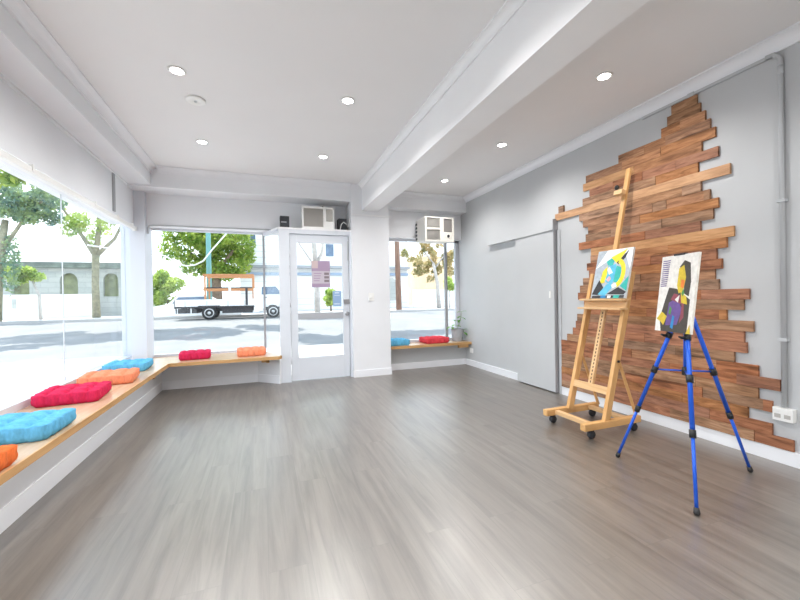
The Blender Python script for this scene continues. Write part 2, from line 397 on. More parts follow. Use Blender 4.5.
# front wall: upper panels, low walls under the benches
bm = BM()
box(bm, -1.50, 1.225, 5.75, 5.96, 2.165, 2.60)
box(bm, 1.80, XR, 5.75, 5.96, 2.14, 2.60)
box(bm, -1.30, -0.09, 5.67, 5.80, 0, 0.362)
prism(bm, [(-0.09, 5.67), (0.195, 5.40), (0.215, 5.43), (0.215, 5.50), (0.02, 5.80), (-0.09, 5.80)], 0, 0.362)
struct('wall_front', bm, 'white')
bm = BM(); box(bm, 1.80, XR, 5.64, 5.78, 0, 0.362); o = struct('wall_front_right', bm, 'grey')
bm = BM(); box(bm, -1.262, -0.09, 5.66, 5.67, 0, 0.11)
prism(bm, [(-0.094, 5.66), (0.188, 5.393), (0.197, 5.40), (-0.09, 5.67)], 0, 0.11)
box(bm, 1.80, XR - 0.012, 5.628, 5.64, 0, 0.10)
struct('baseboard_front', bm, 'skirt')
bm = BM(); box(bm, XR - 0.014, XR, 4.20, 5.628, 0, 0.095); box(bm, XR - 0.014, XR, YB, 3.44, 0, 0.095); struct('baseboard_right', bm, 'skirt')
# corner post between the two shop windows
bm = BM(); box(bm, -1.59, -1.42, 5.65, 5.98, 0.40, 2.605, bev=0.004); struct('trim_9', bm, 'frame')
# pillar
bm = BM(); box(bm, 1.225, 1.80, 5.37, 6.05, 0, CZ, bev=0.004); pil = struct('pillar', bm, 'white')
obj('skirting', (lambda b: (box(b, 1.218, 1.808, 5.358, 5.37, 0, 0.10), b)[1])(BM()), 'skirt', pil)
# vertical joint strip on the left upper wall
struct('trim_10', box(BM(), -1.54, -1.528, 4.94, 5.00, 2.165, 2.585), 'jamb_and_shade')

# ------------------------------------------------------------------ windows
def window(name, panes, frames, fm='frame'):
    f = BM()
    for a in frames: box(f, *a)
    w = obj(name, f, fm); w['kind'] = 'structure'
    for p in panes:
        g = BM(); box(g, *p); obj('pane', g, 'glass', w)
    return w
# left shop window: frameless panes butted together, low white sill
w1 = window('window_1', [(-1.703, -1.697, 0.22, 2.10, 0.455, 2.14), (-1.703, -1.697, 2.104, 4.215, 0.455, 2.14), (-1.703, -1.697, 4.221, 5.86, 0.455, 2.14)],
       [(-1.76, -1.64, 0.2, 5.90, 0.402, 0.455), (-1.75, -1.60, 5.86, 5.92, 0.455, 2.6), (-1.75, -1.65, 0.2, 0.26, 0.455, 2.14)])
obj('joint_bead', box(BM(), -1.704, -1.696, 4.2145, 4.2215, 0.455, 2.14), 'alu', w1)
# left front window and its angled return beside the door
w2 = window('window_2', [(-1.45, 0.00, 5.977, 5.983, 0.43, 2.145)],
       [(-1.50, -1.44, 5.95, 6.01, 0.36, 2.165), (-1.44, 0.03, 5.95, 6.01, 0.36, 0.43), (-1.44, 0.03, 5.95, 6.01, 2.138, 2.17)])
obj('mullion', box(BM(), 0.000, 0.030, 5.955, 6.005, 0.43, 2.138), 'jamb_and_shade', w2)
g = BM(); prism(g, [(0.028, 5.955), (0.034, 5.957), (0.213, 5.502), (0.207, 5.500)], 0.41, 2.12); obj('return_pane', g, 'glass', w2)
g = BM(); prism(g, [(0.00, 5.98), (0.05, 6.0), (0.24, 5.50), (0.19, 5.48)], 2.115, 2.165); obj('return_head', g, 'frame', w2)
# right front window
w3 = window('window_3', [(1.80, 2.985, 5.877, 5.883, 0.44, 2.10), (3.025, 3.185, 5.877, 5.883, 0.44, 2.10)],
       [(3.185, XR, 5.85, 5.91, 0.40, 2.14), (1.80, XR, 5.85, 5.91, 0.40, 0.44), (1.80, XR, 5.85, 5.91, 2.10, 2.14)])
obj('mullion', box(BM(), 2.985, 3.025, 5.855, 5.905, 0.44, 2.10), 'jamb_and_shade', w3)

# ------------------------------------------------------------------ entrance door
bm = BM()
box(bm, 0.21, 0.350, 5.43, 5.52, 0, 2.155, bev=0.004)
box(bm, 1.195, 1.225, 5.43, 5.52, 0, 2.155)
box(bm, 0.350, 1.195, 5.43, 5.52, 2.082, 2.155)
d1 = struct('door_1', bm, 'doorpaint')
bm = BM(); prism(bm, [(0.0, 6.0), (0.205, 5.425), (1.225, 5.425), (1.225, 6.0)], 2.140, 2.165); obj('ledge', bm, 'white2', d1)
bm = BM()
box(bm, 0.357, 0.455, 5.452, 5.496, 0.014, 2.072, bev=0.003); box(bm, 1.098, 1.188, 5.452, 5.496, 0.014, 2.072, bev=0.003)
box(bm, 0.455, 1.098, 5.454, 5.494, 0.014, 0.33); box(bm, 0.455, 1.098, 5.454, 5.494, 1.962, 2.072)
leaf = obj('door_leaf', bm, 'doorpaint', d1)
obj('mid_rail', box(BM(), 0.455, 1.098, 5.450, 5.498, 0.868, 0.960, bev=0.003), 'rail', leaf)
obj('upper_pane', box(BM(), 0.455, 1.098, 5.472, 5.478, 0.960, 1.962), 'glass', leaf)
obj('lower_pane', box(BM(), 0.455, 1.098, 5.472, 5.478, 0.33, 0.868), 'glass', leaf)
bm = BM(); box(bm, 1.105, 1.195, 5.43, 5.452, 1.085, 1.145, bev=0.004); obj('latch', bm, 'chrome', leaf)
bm = BM(); lathe(bm, [(0.014, 0), (0.014, -0.02), (0.030, -0.024), (0.032, -0.04), (0.022, -0.05), (0.004, -0.052)], (1.150, 5.452, 0.938), 20, 'y'); obj('door_knob', bm, 'chrome', leaf)
for z in (1.80, 1.10, 0.30):
    obj('hinge', tube(BM(), [(0.353, 5.446, z - 0.05), (0.353, 5.446, z + 0.05)], 0.008), 'frame', d1)
bm = BM(); box(bm, 1.172, 1.186, 5.436, 5.452, 1.72, 2.00); obj('draught_strip', bm, 'conduit', leaf)
# poster and notice stuck on the glass
def flatpatch(bm, x0, x1, z0, z1, y, mi): 
    f = bm.faces.new([bm.verts.new(p) for p in ((x0, y, z0), (x1, y, z0), (x1, y, z1), (x0, y, z1))]); f.material_index = mi
bm = BM(); X0, X1, Z0, Z1 = 0.655, 0.918, 1.325, 1.708
box(bm, X0, X1, 5.469, 5.4715, Z0, Z1, 0)
flatpatch(bm, X0, X1, 1.56, Z1, 5.4687, 1); flatpatch(bm, X0, X0 + 0.09, 1.60, Z1, 5.4684, 2)
for k in range(4): flatpatch(bm, X0 + 0.03, X0 + 0.14 - 0.01 * k, 1.52 - 0.035 * k, 1.533 - 0.035 * k, 5.4684, 1)
for k in range(3): flatpatch(bm, X1 - 0.085, X1 - 0.015, 1.505 - 0.052 * k, 1.54 - 0.052 * k, 5.4684, 3)
flatpatch(bm, X0, X1, Z0, Z0 + 0.055, 5.4685, 1)
tag(obj('poster', bm, ['poster', 'poster2', 'poster3', 'poster4']), 'lilac and mauve poster stuck on the upper glass of the entrance door', 'poster')
bm = BM(); box(bm, 0.952, 1.078, 5.469, 5.4715, 1.045, 1.272, 0)
flatpatch(bm, 0.985, 1.045, 1.235, 1.255, 5.4686, 1); flatpatch(bm, 0.970, 1.06, 1.075, 1.09, 5.4686, 1); flatpatch(bm, 0.975, 1.055, 1.20, 1.21, 5.4686, 1)
tag(obj('notice', bm, ['notice', 'notice2']), 'small blue notice low on the door glass, beside the latch', 'notice')

# sliding side door on the right wall
bm = BM(); box(bm, 3.195, 3.235, 3.495, 4.19, 0.012, 1.925, bev=0.003); d2 = struct('door_2', bm, 'grey')
obj('pelmet', box(BM(), 3.18, 3.249, 3.485, 4.86, 1.915, 2.04, bev=0.002), 'grey', d2)
obj('end_cap', box(BM(), 3.179, 3.25, 3.475, 3.486, 1.912, 2.042), 'jamb_and_shade', d2)  # pelmet end face, its shading put into a darker grey
obj('edge_strip', box(BM(), 3.194, 3.236, 3.486, 3.495, 0.012, 1.915), 'jamb_and_shade', d2)  # dark grey stands in for shade on the door's near edge
obj('architrave', box(BM(), 3.236, 3.25, 3.435, 3.475, 0.0, 1.915), 'conduit', d2)
bm = BM(); box(bm, 3.186, 3.196, 3.54, 3.565, 1.12, 1.20, bev=0.003); obj('latch', bm, 'plast', d2)

# ------------------------------------------------------------------ benches
def bench(name, label, poly, top_m, edge_m, edge, brackets):
    t = thing(name, label, 'bench', (*poly[0], 0.36), 'window benches')
    bm = BM(); prism(bm, poly, 0.362, 0.402); obj('seat_board', bm, top_m, t)
    bm = BM(); prism(bm, edge, 0.361, 0.403); obj('edge_strip', bm, edge_m, t)
    for b in brackets:
        bm = BM(); box(bm, *b, bev=0.003); obj('bracket', bm, edge_m, t)
    return t
bench('window_bench', 'long pale timber bench along the left shop window with five cushions', [(-1.70, 0.2), (-1.106, 0.2), (-1.106, 5.242), (-1.70, 5.66)], 'ply', 'edge',
      [(-1.106, 0.2), (-1.094, 0.2), (-1.094, 5.235), (-1.106, 5.242)], [(-1.262, -1.15, y - .02, y + .02, 0.30, 0.361) for y in (0.9, 4.85)])
bench('window_bench', 'pale timber bench left of the glass entrance door holding two cushions', [(-1.094, 5.247), (0.175, 5.247), (0.215, 5.30), (0.185, 5.42), (-0.02, 5.95), (-1.425, 5.95), (-1.425, 5.652), (-1.70, 5.665)], 'plyx', 'edgex',
      [(-1.094, 5.235), (0.18, 5.235), (0.222, 5.29), (0.215, 5.30), (0.175, 5.247), (-1.094, 5.247)], [(0.02, 0.06, 5.30, 5.56, 0.315, 0.361), (-0.04, 0.06, 5.30, 5.34, 0.325, 0.361)])
bench('window_bench', 'short timber bench under the right window with potted plant on it', [(1.802, 5.462), (XR - 0.002, 5.462), (XR - 0.002, 5.85), (1.802, 5.85)], 'plyx', 'edgex',
      [(1.802, 5.45), (XR - 0.002, 5.45), (XR - 0.002, 5.462), (1.802, 5.462)], [(3.02, 3.20, 5.47, 5.52, 0.312, 0.361)])

# ------------------------------------------------------------------ cushions
def cushion_mesh(seed):
    r = random.Random(seed); n = 36; bm = BM(); H = 0.098
    def outline(u, v):
        k = 1 - 0.03 * (u * u * v * v) ** 2
        return u * k, v * k
    def scal(u, v):   # scalloped sides
        if abs(u) >= abs(v): s = v
        else: s = u
        return 0.085 * abs(math.sin(PI * 2.5 * (s + 1))) ** 0.7
    def ht(u, v):
        e = max(abs(u), abs(v)); h = H * (1 - 0.16 * e ** 8)
        d = 0
        for a in (-0.62, 0, 0.62):
            for b in (-0.62, 0, 0.62):
                d += math.exp(-((u - a) ** 2 + (v - b) ** 2) / 0.016)
        for a in (-0.62, 0, 0.62):
            d += 0.34 * math.exp(-(u - a) ** 2 / 0.005) + 0.34 * math.exp(-(v - a) ** 2 / 0.005)
        return h - 0.044 * min(d, 1.15) * (1 if e < 0.93 else 0.35) + r.uniform(-.0012, .0012)
    top = {}
    for i in range(n + 1):
        for j in range(n + 1):
            u, v = -1 + 2 * i / n, -1 + 2 * j / n; x, y = outline(u, v)
            e = max(abs(u), abs(v)); g = 0.955 + (scal(u, v) if e > 0.98 else 0) * 0.8
            if e < 0.98: g = 0.96
            top[i, j] = bm.verts.new((x * g * 0.5, y * g * 0.5, ht(u, v)))
    for i in range(n):
        for j in range(n):
            bm.faces.new((top[i, j], top[i + 1, j], top[i + 1, j + 1], top[i, j + 1]))
    ring = [(i, 0) for i in range(n)] + [(n, j) for j in range(n)] + [(i, n) for i in range(n, 0, -1)] + [(0, j) for j in range(n, 0, -1)]
    prev = [top[k] for k in ring]
    for f, g in ((0.58, 0.985), (0.40, 1.0), (0.22, 0.985), (0.0, 0.94)):
        cur = []
        for (i, j) in ring:
            u, v = -1 + 2 * i / n, -1 + 2 * j / n; x, y = outline(u, v); gg = g + scal(u, v) * (1.0 if f > 0 else 0.5) - 0.055
            cur.append(bm.verts.new((x * gg * 0.5, y * gg * 0.5, H * f)))
        for k in range(len(ring)):
            bm.faces.new((prev[k], cur[k], cur[(k + 1) % len(ring)], prev[(k + 1) % len(ring)]))
        prev = cur
    bm.faces.new(prev)
    for f in bm.faces: f.smooth = True
    bmesh.ops.recalc_face_normals(bm, faces=bm.faces)
    me = bpy.data.meshes.new('floor_cushion'); bm.to_mesh(me); bm.free()
    return me
def cushion(x, y, sx, sy, rz, m, label, seed):
    me = cushion_mesh(seed); me.materials.append(M[m])
    o = bpy.data.objects.new('cushion', me); COL.objects.link(o)
    o.location = (x, y, 0.4035); o.scale = (sx, sy, 1.0); o.rotation_euler.z = math.radians(rz)
    return tag(o, label, 'cushion', 'tufted cushions on the window benches')
cushion(-1.325, 2.125, 0.43, 0.38, -3, 'c_orange', 'burnt orange tufted cushion at the near end of the left bench', 1)
cushion(-1.355, 2.765, 0.46, 0.38, 1, 'c_blue', 'large sky blue tufted cushion on left bench, nearest blue one', 2)
cushion(-1.405, 3.63, 0.40, 0.40, 6, 'c_red', 'crimson tufted cushion on the left bench between blue and peach cushions', 3)
cushion(-1.38, 4.28, 0.42, 0.40, 8, 'c_peach', 'peach orange tufted cushion on the left bench behind the crimson one', 4)
cushion(-1.425, 4.97, 0.40, 0.42, 4, 'c_blue', 'sky blue tufted cushion at the far end of the left bench, by corner post', 5)
cushion(-0.86, 5.59, 0.36, 0.36, 6, 'c_red', 'crimson tufted cushion on the bench left of the door, near the corner', 6)
cushion(-0.17, 5.58, 0.36, 0.36, 3, 'c_peach', 'peach orange tufted cushion on the bench right beside the entrance door', 7)
cushion(1.995, 5.655, 0.345, 0.33, 0, 'c_blue', 'turquoise blue cushion on the right bench against the pillar', 8)
cushion(2.66, 5.665, 0.42, 0.33, 2, 'c_coral', 'bright red cushion on the right bench, left of the potted plant', 9)

# ------------------------------------------------------------------ potted plant
t = thing('potted_plant', 'small leggy green plant in a ribbed grey pot on right bench', 'plant', (3.10, 5.67, 0.403))
bm = BM(); prof = [(0.082, 0), (0.086, 0.004)]
for k in range(13): prof.append((0.086 + 0.017 * k / 12 + (0.003 if k % 2 else 0), 0.01 + 0.185 * k / 12))
prof += [(0.108, 0.20), (0.108, 0.21), (0.098, 0.21), (0.096, 0.185), (0.001, 0.183)]
pot = obj('pot', lathe(bm, prof, (3.10, 5.67, 0.403)), 'pot', t)
obj('soil', lathe(BM(), [(0.095, 0.184), (0.095, 0.19), (0.05, 0.195), (0.001, 0.196)], (3.10, 5.67, 0.403)), 'soil', t)
def leafblade(bm, p, d, length, width, droop=0.3):
    p = Vector(p); d = Vector(d).normalized(); s = d.cross(Vector((0, 0, 1))).normalized(); n = s.cross(d); L = []
    for k in range(7):
        f = k / 6; w = width * math.sin(PI * min(1, f * 0.93 + 0.05)) ** 0.8 * 0.5; c = p + d * (length * f) - Vector((0, 0, 1)) * (droop * length * f * f)
        L.append((bm.verts.new(c + s * w + n * w * 0.25), bm.verts.new(c), bm.verts.new(c - s * w + n * w * 0.25)))
    for A, B in zip(L[:-1], L[1:]):
        for q in ((A[0], A[1], B[1], B[0]), (A[1], A[2], B[2], B[1])):
            f = bm.faces.new(q); f.smooth = True
stems = [[(3.10, 5.67, .59), (3.13, 5.66, .70), (3.16, 5.64, .80), (3.165, 5.63, .90)], [(3.08, 5.66, .59), (3.06, 5.65, .66), (3.05, 5.64, .74)], [(3.12, 5.65, .59), (3.17, 5.62, .60), (3.19, 5.60, .55)], [(3.07, 5.68, .59), (3.02, 5.66, .62), (2.97, 5.64, .655)]]
for s in stems: obj('stem', tube(BM(), s, [0.005] * (len(s) - 1) + [0.003], 6), 'stem', t)
lv = [((3.165, 5.63, .90), (-1, -.2, .15)), ((3.165, 5.63, .90), (.6, -.5, .3)), ((3.16, 5.64, .82), (-.8, -.4, .0)), ((3.16, 5.64, .80), (.5, -.6, -.1)), ((3.15, 5.65, .76), (-.7, -.5, -.2)),
      ((3.05, 5.64, .74), (-.6, -.3, .5)), ((3.05, 5.64, .74), (.7, -.4, .3)), ((3.055, 5.645, .68), (-.8, -.3, .0)), ((3.06, 5.65, .66), (.6, -.6, .1)), ((2.97, 5.64, .655), (-.8, -.2, -.1)),
      ((3.0, 5.65, .635), (-.4, -.8, .1)), ((3.02, 5.66, .62), (-.3, -.6, .4)), ((3.19, 5.60, .55), (.1, -.8, -.2)), ((3.18, 5.61, .58), (.3, -.3, .3))]
for p, d in lv:
    bm = BM(); leafblade(bm, p, d, random.uniform(.085, .115), random.uniform(.045, .06)); obj('leaf', bm, 'leaf', t)

# ------------------------------------------------------------------ air conditioners, speakers, small fittings
ac = thing('air_conditioner', 'cream window air conditioner above the right window with two louvre grilles', 'air conditioner', (2.645, 5.55, 2.035))
obj('casing', box(BM(), 2.40, 2.89, 5.40, 5.75, 2.06, 2.42, bev=0.006), 'cream', ac)
bm = BM()
for a in ((2.392, 2.90, 2.035, 2.062), (2.392, 2.90, 2.405, 2.427), (2.392, 2.42, 2.062, 2.405), (2.655, 2.715, 2.062, 2.405), (2.875, 2.90, 2.062, 2.405), (2.42, 2.655, 2.222, 2.252)): box(bm, a[0], a[1], 5.352, 5.402, a[2], a[3], bev=0.003)
fr = obj('front_frame', bm, 'cream', ac)
for z0, z1 in ((2.065, 2.22), (2.254, 2.40)):
    bm = BM(); box(bm, 2.42, 2.655, 5.385, 5.40, z0, z1)
    gr = obj('grille', bm, 'grillev', ac); s = BM(); z = z0 + 0.008
    while z < z1 - 0.005:
        box(s, 2.422, 2.653, 5.368, 5.385, z, z + 0.006); z += 0.017
    obj('louvre', s, 'grillev', gr)
cp = obj('control_panel', box(BM(), 2.72, 2.872, 5.372, 5.40, 2.20, 2.40), 'panel', ac)
lp = obj('dial_plate', box(BM(), 2.72, 2.872, 5.365, 5.40, 2.065, 2.195), 'cream', ac)
obj('dial', lathe(BM(), [(0.022, 0), (0.020, -0.014), (0.002, -0.015)], (2.80, 5.365, 2.13), 20, 'y'), 'black', lp)
bm = BM(); z = 2.12
for k in range(5): box(bm, 2.394, 2.40, 5.69, 5.745, 2.10 + k * 0.06, 2.135 + k * 0.06)
obj('side_vent', bm, 'black', ac)

ac2 = thing('air_conditioner', 'white window air conditioner on the ledge above the entrance door', 'air conditioner', (0.76, 5.6, 2.166))
obj('casing', box(BM(), 0.542, 0.985, 5.48, 5.75, 2.166, 2.475, bev=0.006), 'plast', ac2)
bm = BM()
for a in ((0.533, 0.992, 2.455, 2.482), (0.533, 0.992, 2.166, 2.192), (0.533, 0.556, 2.192, 2.455), (0.832, 0.872, 2.192, 2.455), (0.972, 0.992, 2.192, 2.455)): box(bm, a[0], a[1], 5.44, 5.482, a[2], a[3], bev=0.003)
obj('front_frame', bm, 'plast', ac2)
g = obj('grille', box(BM(), 0.556, 0.832, 5.47, 5.481, 2.192, 2.455), 'grillev', ac2)
s = BM()
for k in range(16): box(s, 0.566 + k * 0.0168, 0.570 + k * 0.0168, 5.456, 5.47, 2.195, 2.452)
obj('louvre', s, 'grillev', g)
obj('control_panel', box(BM(), 0.872, 0.972, 5.462, 5.481, 2.285, 2.45), 'grille', ac2)
obj('access_flap', box(BM(), 0.872, 0.972, 5.455, 5.481, 2.192, 2.28), 'plast', ac2)

def speaker(x0, x1, z1, label):
    t = thing('speaker', label, 'speaker', ((x0 + x1) / 2, 5.55, 2.166), 'speakers on the door ledge')
    obj('cabinet', box(BM(), x0, x1, 5.50, 5.64, 2.166, z1, bev=0.005), 'black', t)
    obj('grille_cloth', box(BM(), x0 + .008, x1 - .008, 5.49, 5.502, 2.174, z1 - .008), 'rubber', t)
    return t
sp = speaker(0.238, 0.362, 2.335, 'black box speaker on the ledge left of the white air conditioner')
obj('badge', box(BM(), 0.25, 0.325, 5.486, 5.4905, 2.238, 2.256), 'jamb_and_shade', sp)
speaker(1.065, 1.185, 2.345, 'black box speaker on the ledge right of the white air conditioner')
bm = BM(); tube(bm, [(1.075, 5.46, 2.17), (1.095, 5.46, 2.25), (1.13, 5.465, 2.285), (1.175, 5.47, 2.255), (1.20, 5.475, 2.22), (1.219, 5.48, 2.29), (1.22, 5.48, 2.34)], 0.006, 8)
tag(obj('cable', bm, 'plast'), 'white cable looping in front of the right-hand black speaker', 'cable')
bm = BM(); box(bm, 0.835, 0.895, 5.715, 5.75, 2.515, 2.575, 0, bev=0.004)
pir = tag(obj('motion_sensor', bm, 'plast'), 'tiny white square sensor on wall above the white air conditioner', 'sensor')
obj('lens', lathe(BM(), [(0.013, 0), (0.012, -0.008), (0.001, -0.012)], (0.865, 5.715, 2.545), 16, 'y'), 'black', pir)
t = thing('light_switch', 'white light switch on the pillar face beside the door', 'switch', (1.50, 5.37, 1.17))
obj('plate', box(BM(), 1.462, 1.545, 5.358, 5.3695, 1.115, 1.232, bev=0.004), 'plast', t); obj('rocker', box(BM(), 1.49, 1.517, 5.353, 5.359, 1.155, 1.195), 'plast', t)
bm = BM(); box(bm, 1.23, 1.835, 5.35, 5.3695, 2.372, 2.392); tag(obj('cable_trunking', bm, 'white2'), 'thin white cable trunking across the top of the pillar', 'trunking')
# conduit and double socket on right wall
t = thing('conduit', 'grey vertical conduit pipe on right wall running up to the cornice', 'pipe', (3.23, 1.47, 0.38))
obj('pipe', tube(BM(), [(3.232, 1.456, 0.381), (3.232, 1.456, 2.68), (3.231, 1.472, 2.712), (3.231, 1.49, 2.732), (3.231, 1.53, 2.736)], 0.0142, 16), 'conduit', t)
obj('coupling', tube(BM(), [(3.232, 1.456, 2.585), (3.232, 1.456, 2.64)], 0.0165, 16), 'conduit', t)
for z in (0.82, 1.74): obj('saddle_clip', box(BM(), 3.214, 3.2495, 1.432, 1.481, z, z + 0.02, bev=0.002), 'conduit', t)
t2 = obj('run', box(BM(), 3.233, 3.2495, 1.53, 2.42, 2.722, 2.744), 'conduit', t)
obj('junction', box(BM(), 3.228, 3.2495, 1.985, 2.03, 2.716, 2.748), 'conduit', t)
t = thing('power_outlet', 'white double power outlet at the foot of the conduit pipe', 'outlet', (3.23, 1.47, 0.29))
obj('box', box(BM(), 3.205, 3.2495, 1.403, 1.508, 0.292, 0.378, bev=0.005), 'plast', t)
for y in (1.431, 1.481):
    obj('socket', box(BM(), 3.2035, 3.2052, y - .016, y + .016, 0.312, 0.338), 'grillev', t); obj('rocker', box(BM(), 3.2015, 3.2052, y - .008, y + .008, 0.352, 0.364), 'plast', t)
t = thing('power_outlet', 'small white outlet plate below the right bench near the plant', 'outlet', (3.245, 5.45, 0.255))
obj('plate', box(BM(), 3.238, 3.2495, 5.405, 5.50, 0.217, 0.293, bev=0.003), 'plast', t); obj('rocker', box(BM(), 3.234, 3.2385, 5.44, 5.46, 0.245, 0.27), 'plast', t)
# curtain track above the left window
t = thing('curtain_track', 'long white curtain track along the top of left shop window', 'curtain track', (-1.52, 3, 2.1))
obj('rail', box(BM(), -1.545, -1.505, 0.3, 5.62, 2.07, 2.115, bev=0.006), 'plast', t)
for y in (2.30, 3.35, 4.4, 5.0, 5.5): obj('bracket', box(BM(), -1.5395, -1.50, y - .008, y + .008, 2.085, 2.135), 'plast', t)
obj('end_cap', box(BM(), -1.55, -1.50, 5.62, 5.64, 2.065, 2.12), 'plast', t)
# thin conduit along the head of the left front window
bm = BM(); tube(bm, [(-1.408, 5.735, 2.05), (-1.405, 5.735, 2.13), (-1.39, 5.735, 2.155), (-1.35, 5.735, 2.163), (0.20, 5.735, 2.172)], 0.011, 8)
tag(obj('conduit', bm, 'conduit'), 'thin grey conduit running along the head of the left front window', 'pipe')

# ------------------------------------------------------------------ ceiling fittings
def downlight(x, y, label=None):
    t = thing('downlight', label or 'added unseen downlight in the rear of the room, for fill light', 'ceiling light', (x, y, CZ), 'recessed downlights')
    obj('trim_ring', lathe(BM(), [(0.058, 0), (0.060, -0.006), (0.050, -0.010), (0.043, -0.006), (0.043, 0)], (x, y, CZ), 28), 'plast', t)
    obj('diffuser', lathe(BM(), [(0.0435, 0), (0.0435, -0.006), (0.001, -0.007)], (x, y, CZ), 28), 'lamp', t)
    ld = bpy.data.lights.new('downlight_lamp', 'SPOT'); ld.energy = DL; ld.spot_size = math.radians(150); ld.spot_blend = 0.7; ld.shadow_soft_size = 0.045; ld.color = (1.0, 0.985, 0.965)
    lo = bpy.data.objects.new('downlight_lamp', ld); COL.objects.link(lo); lo.location = (0, 0, -0.02); lo.parent = t
DL = 38.0
for x, y, l in ((-0.56, 3.10, 'lit downlight nearest the round ceiling disc, on its near side'), (-0.575, 4.40, 'lit downlight in left ceiling, beyond the round ceiling disc'),
                (0.70, 3.12, 'lit downlight in the left ceiling nearest the ceiling beam'), (0.69, 4.44, 'lit downlight in the left ceiling above the entrance door'),
                (2.49, 2.16, 'lit downlight right of the beam, nearest the plank wall top'), (2.51, 3.50, 'lit downlight right of the beam, second of three in the row'),
                (2.48, 4.83, 'lit downlight right of the beam, above the cream air conditioner')):
    downlight(x, y, l)
for x in (-0.56, 0.7, 2.49):  # out-of-view downlights added as fill light for the room
    for y in (1.7, 0.4, -0.9, -2.2):
        if (x, y) != (2.49, 1.7): downlight(x, y)
t = thing('ceiling_vent', 'round white disc fitting on the left ceiling between two downlights', 'ceiling fitting', (-0.50, 3.50, CZ))
obj('disc', lathe(BM(), [(0.075, 0), (0.075, -0.012), (0.066, -0.018), (0.02, -0.020), (0.018, -0.016), (0.001, -0.016)], (-0.50, 3.50, CZ), 32), 'plast', t)
obj('centre_cap', lathe(BM(), [(0.012, -0.016), (0.010, -0.024), (0.001, -0.025)], (-0.50, 3.50, CZ), 16), 'conduit', t)

# ------------------------------------------------------------------ reclaimed plank wall
pw = thing('plank_feature', 'stepped wall feature of reclaimed brown planks behind the two easels', 'wall panel', (3.235, 2.5, 0.09))
ENDS = {1: (1.962, 2.159), 2: (1.938, 2.193), 3: (1.904, 2.245), 4: (1.871, 2.66), 5: (1.838, 3.046), 6: (1.932, 3.083), 7: (1.82, 3.0), 8: (1.961, 3.092), 9: (1.745, 3.496), 10: (1.94, 3.143),
        11: (1.878, 3.09), 12: (1.824, 3.026), 13: (1.86, 3.057), 14: (1.948, 3.149), 15: (1.727, 2.995), 16: (1.772, 2.999), 17: (1.84, 3.046), 18: (1.805, 3.021), 19: (1.853, 3.101), 20: (1.827, 3.143),
        21: (1.64, 3.173), 22: (1.674, 3.093), 23: (1.78, 3.094), 24: (1.618, 3.191), 25: (1.673, 3.211), 26: (1.658, 3.251), 27: (1.735, 3.341), 28: (1.594, 3.425), 29: (1.474, 3.427), 30: (1.596, 3.427),
        31: (1.52, 3.428), 32: (1.657, 3.43), 33: (1.522, 3.43), 34: (1.413, 3.43)}
JOINTS = {3: [2.09], 4: [2.21, 2.40], 5: [2.25, 2.62], 6: [2.5], 7: [2.13, 2.42, 2.72], 8: [2.30], 9: [], 10: [2.08, 2.6], 11: [1.92, 2.21, 2.33], 12: [2.45], 13: [2.25, 2.75], 14: [2.4], 15: [], 16: [2.2, 2.7],
          17: [2.35], 18: [2.1, 2.62], 19: [2.45], 20: [2.2, 2.8], 21: [1.95, 2.5], 22: [2.28], 23: [1.83, 2.4, 2.85], 24: [2.1, 2.65], 25: [2.0, 2.75], 26: [2.42], 27: [2.15, 2.8], 28: [1.85, 2.55], 29: [1.72, 2.2, 2.95],
          30: [2.0, 2.7], 31: [1.57, 1.95, 2.62], 32: [2.1, 2.9], 33: [1.9, 2.5], 34: [1.62, 2.2, 2.85]}
TONE = {1: 'g', 2: 'g', 3: 'm', 4: 'm', 5: 'm', 6: 'ml', 7: 'r', 8: 'mg', 9: 'l', 10: 'g', 11: 'gm', 12: 'm', 13: 'g', 14: 'r', 15: 'l', 16: 'm', 17: 'r', 18: 'rm', 19: 'mg', 20: 'g', 21: 'r', 22: 'gm', 23: 'mr', 24: 'g', 25: 'r', 26: 'r',
        27: 'g', 28: 'rm', 29: 'r', 30: 'g', 31: 'rg', 32: 'm', 33: 'r', 34: 'rg'}  # plank tones by row; light on the upper rows is put into the colour
TM = {'g': 'plank_grey', 'm': 'plank_mid', 'r': 'plank_red', 'l': 'plank_light'}
for i in range(1, 35):
    zt = 2.715 - 0.077 * (i - 1); y0, y1 = ENDS[i]; cuts = [y0] + JOINTS.get(i, []) + [y1]
    for k in range(len(cuts) - 1):
        th = random.uniform(0.017, 0.025)
        bm = BM(); box(bm, 3.2495 - th, 3.2495, cuts[k] + 0.0006, cuts[k + 1] - 0.0006, zt - 0.0765, zt, bev=0.0012)
        tn = TONE[i]; obj('plank', bm, TM[tn[k % len(tn)]], pw)
bm = BM(); box(bm, 3.227, 3.2495, 3.365, 3.44, 2.10, 2.175, bev=0.0012); obj('plank', bm, 'plank_grey', pw)

# ------------------------------------------------------------------ wooden studio easel (faces -x)
es = thing('easel', 'wooden studio easel on black casters in front of the plank wall', 'easel', (2.66, 2.48, 0))
LX = lambda z: 2.545 + 0.258 * z
for y in (2.705, 2.285):
    r = obj('base_runner', box(BM(), 2.352, 2.965, y - 0.026, y + 0.026, 0.072, 0.128, bev=0.010), 'beechx', es)
for x, y in ((2.44, 2.705), (2.44, 2.285), (2.905, 2.705), (2.905, 2.285)):
    bm = BM(); lathe(bm, [(0.012, -0.016), (0.030, -0.015), (0.034, -0.006), (0.034, 0.006), (0.030, 0.015), (0.012, 0.016)], (x, y, 0.034), 20, 'y')
    c = obj('caster', bm, 'rubber', es)
    bm = BM(); box(bm, x - .012, x + .012, y - .02, y + .02, 0.052, 0.073, bev=0.003); obj('fork', bm, 'black', c)
obj('base_crossbar', box(BM(), 2.44, 2.485, 2.31, 2.68, 0.085, 0.118, bev=0.004), 'beechy', es)
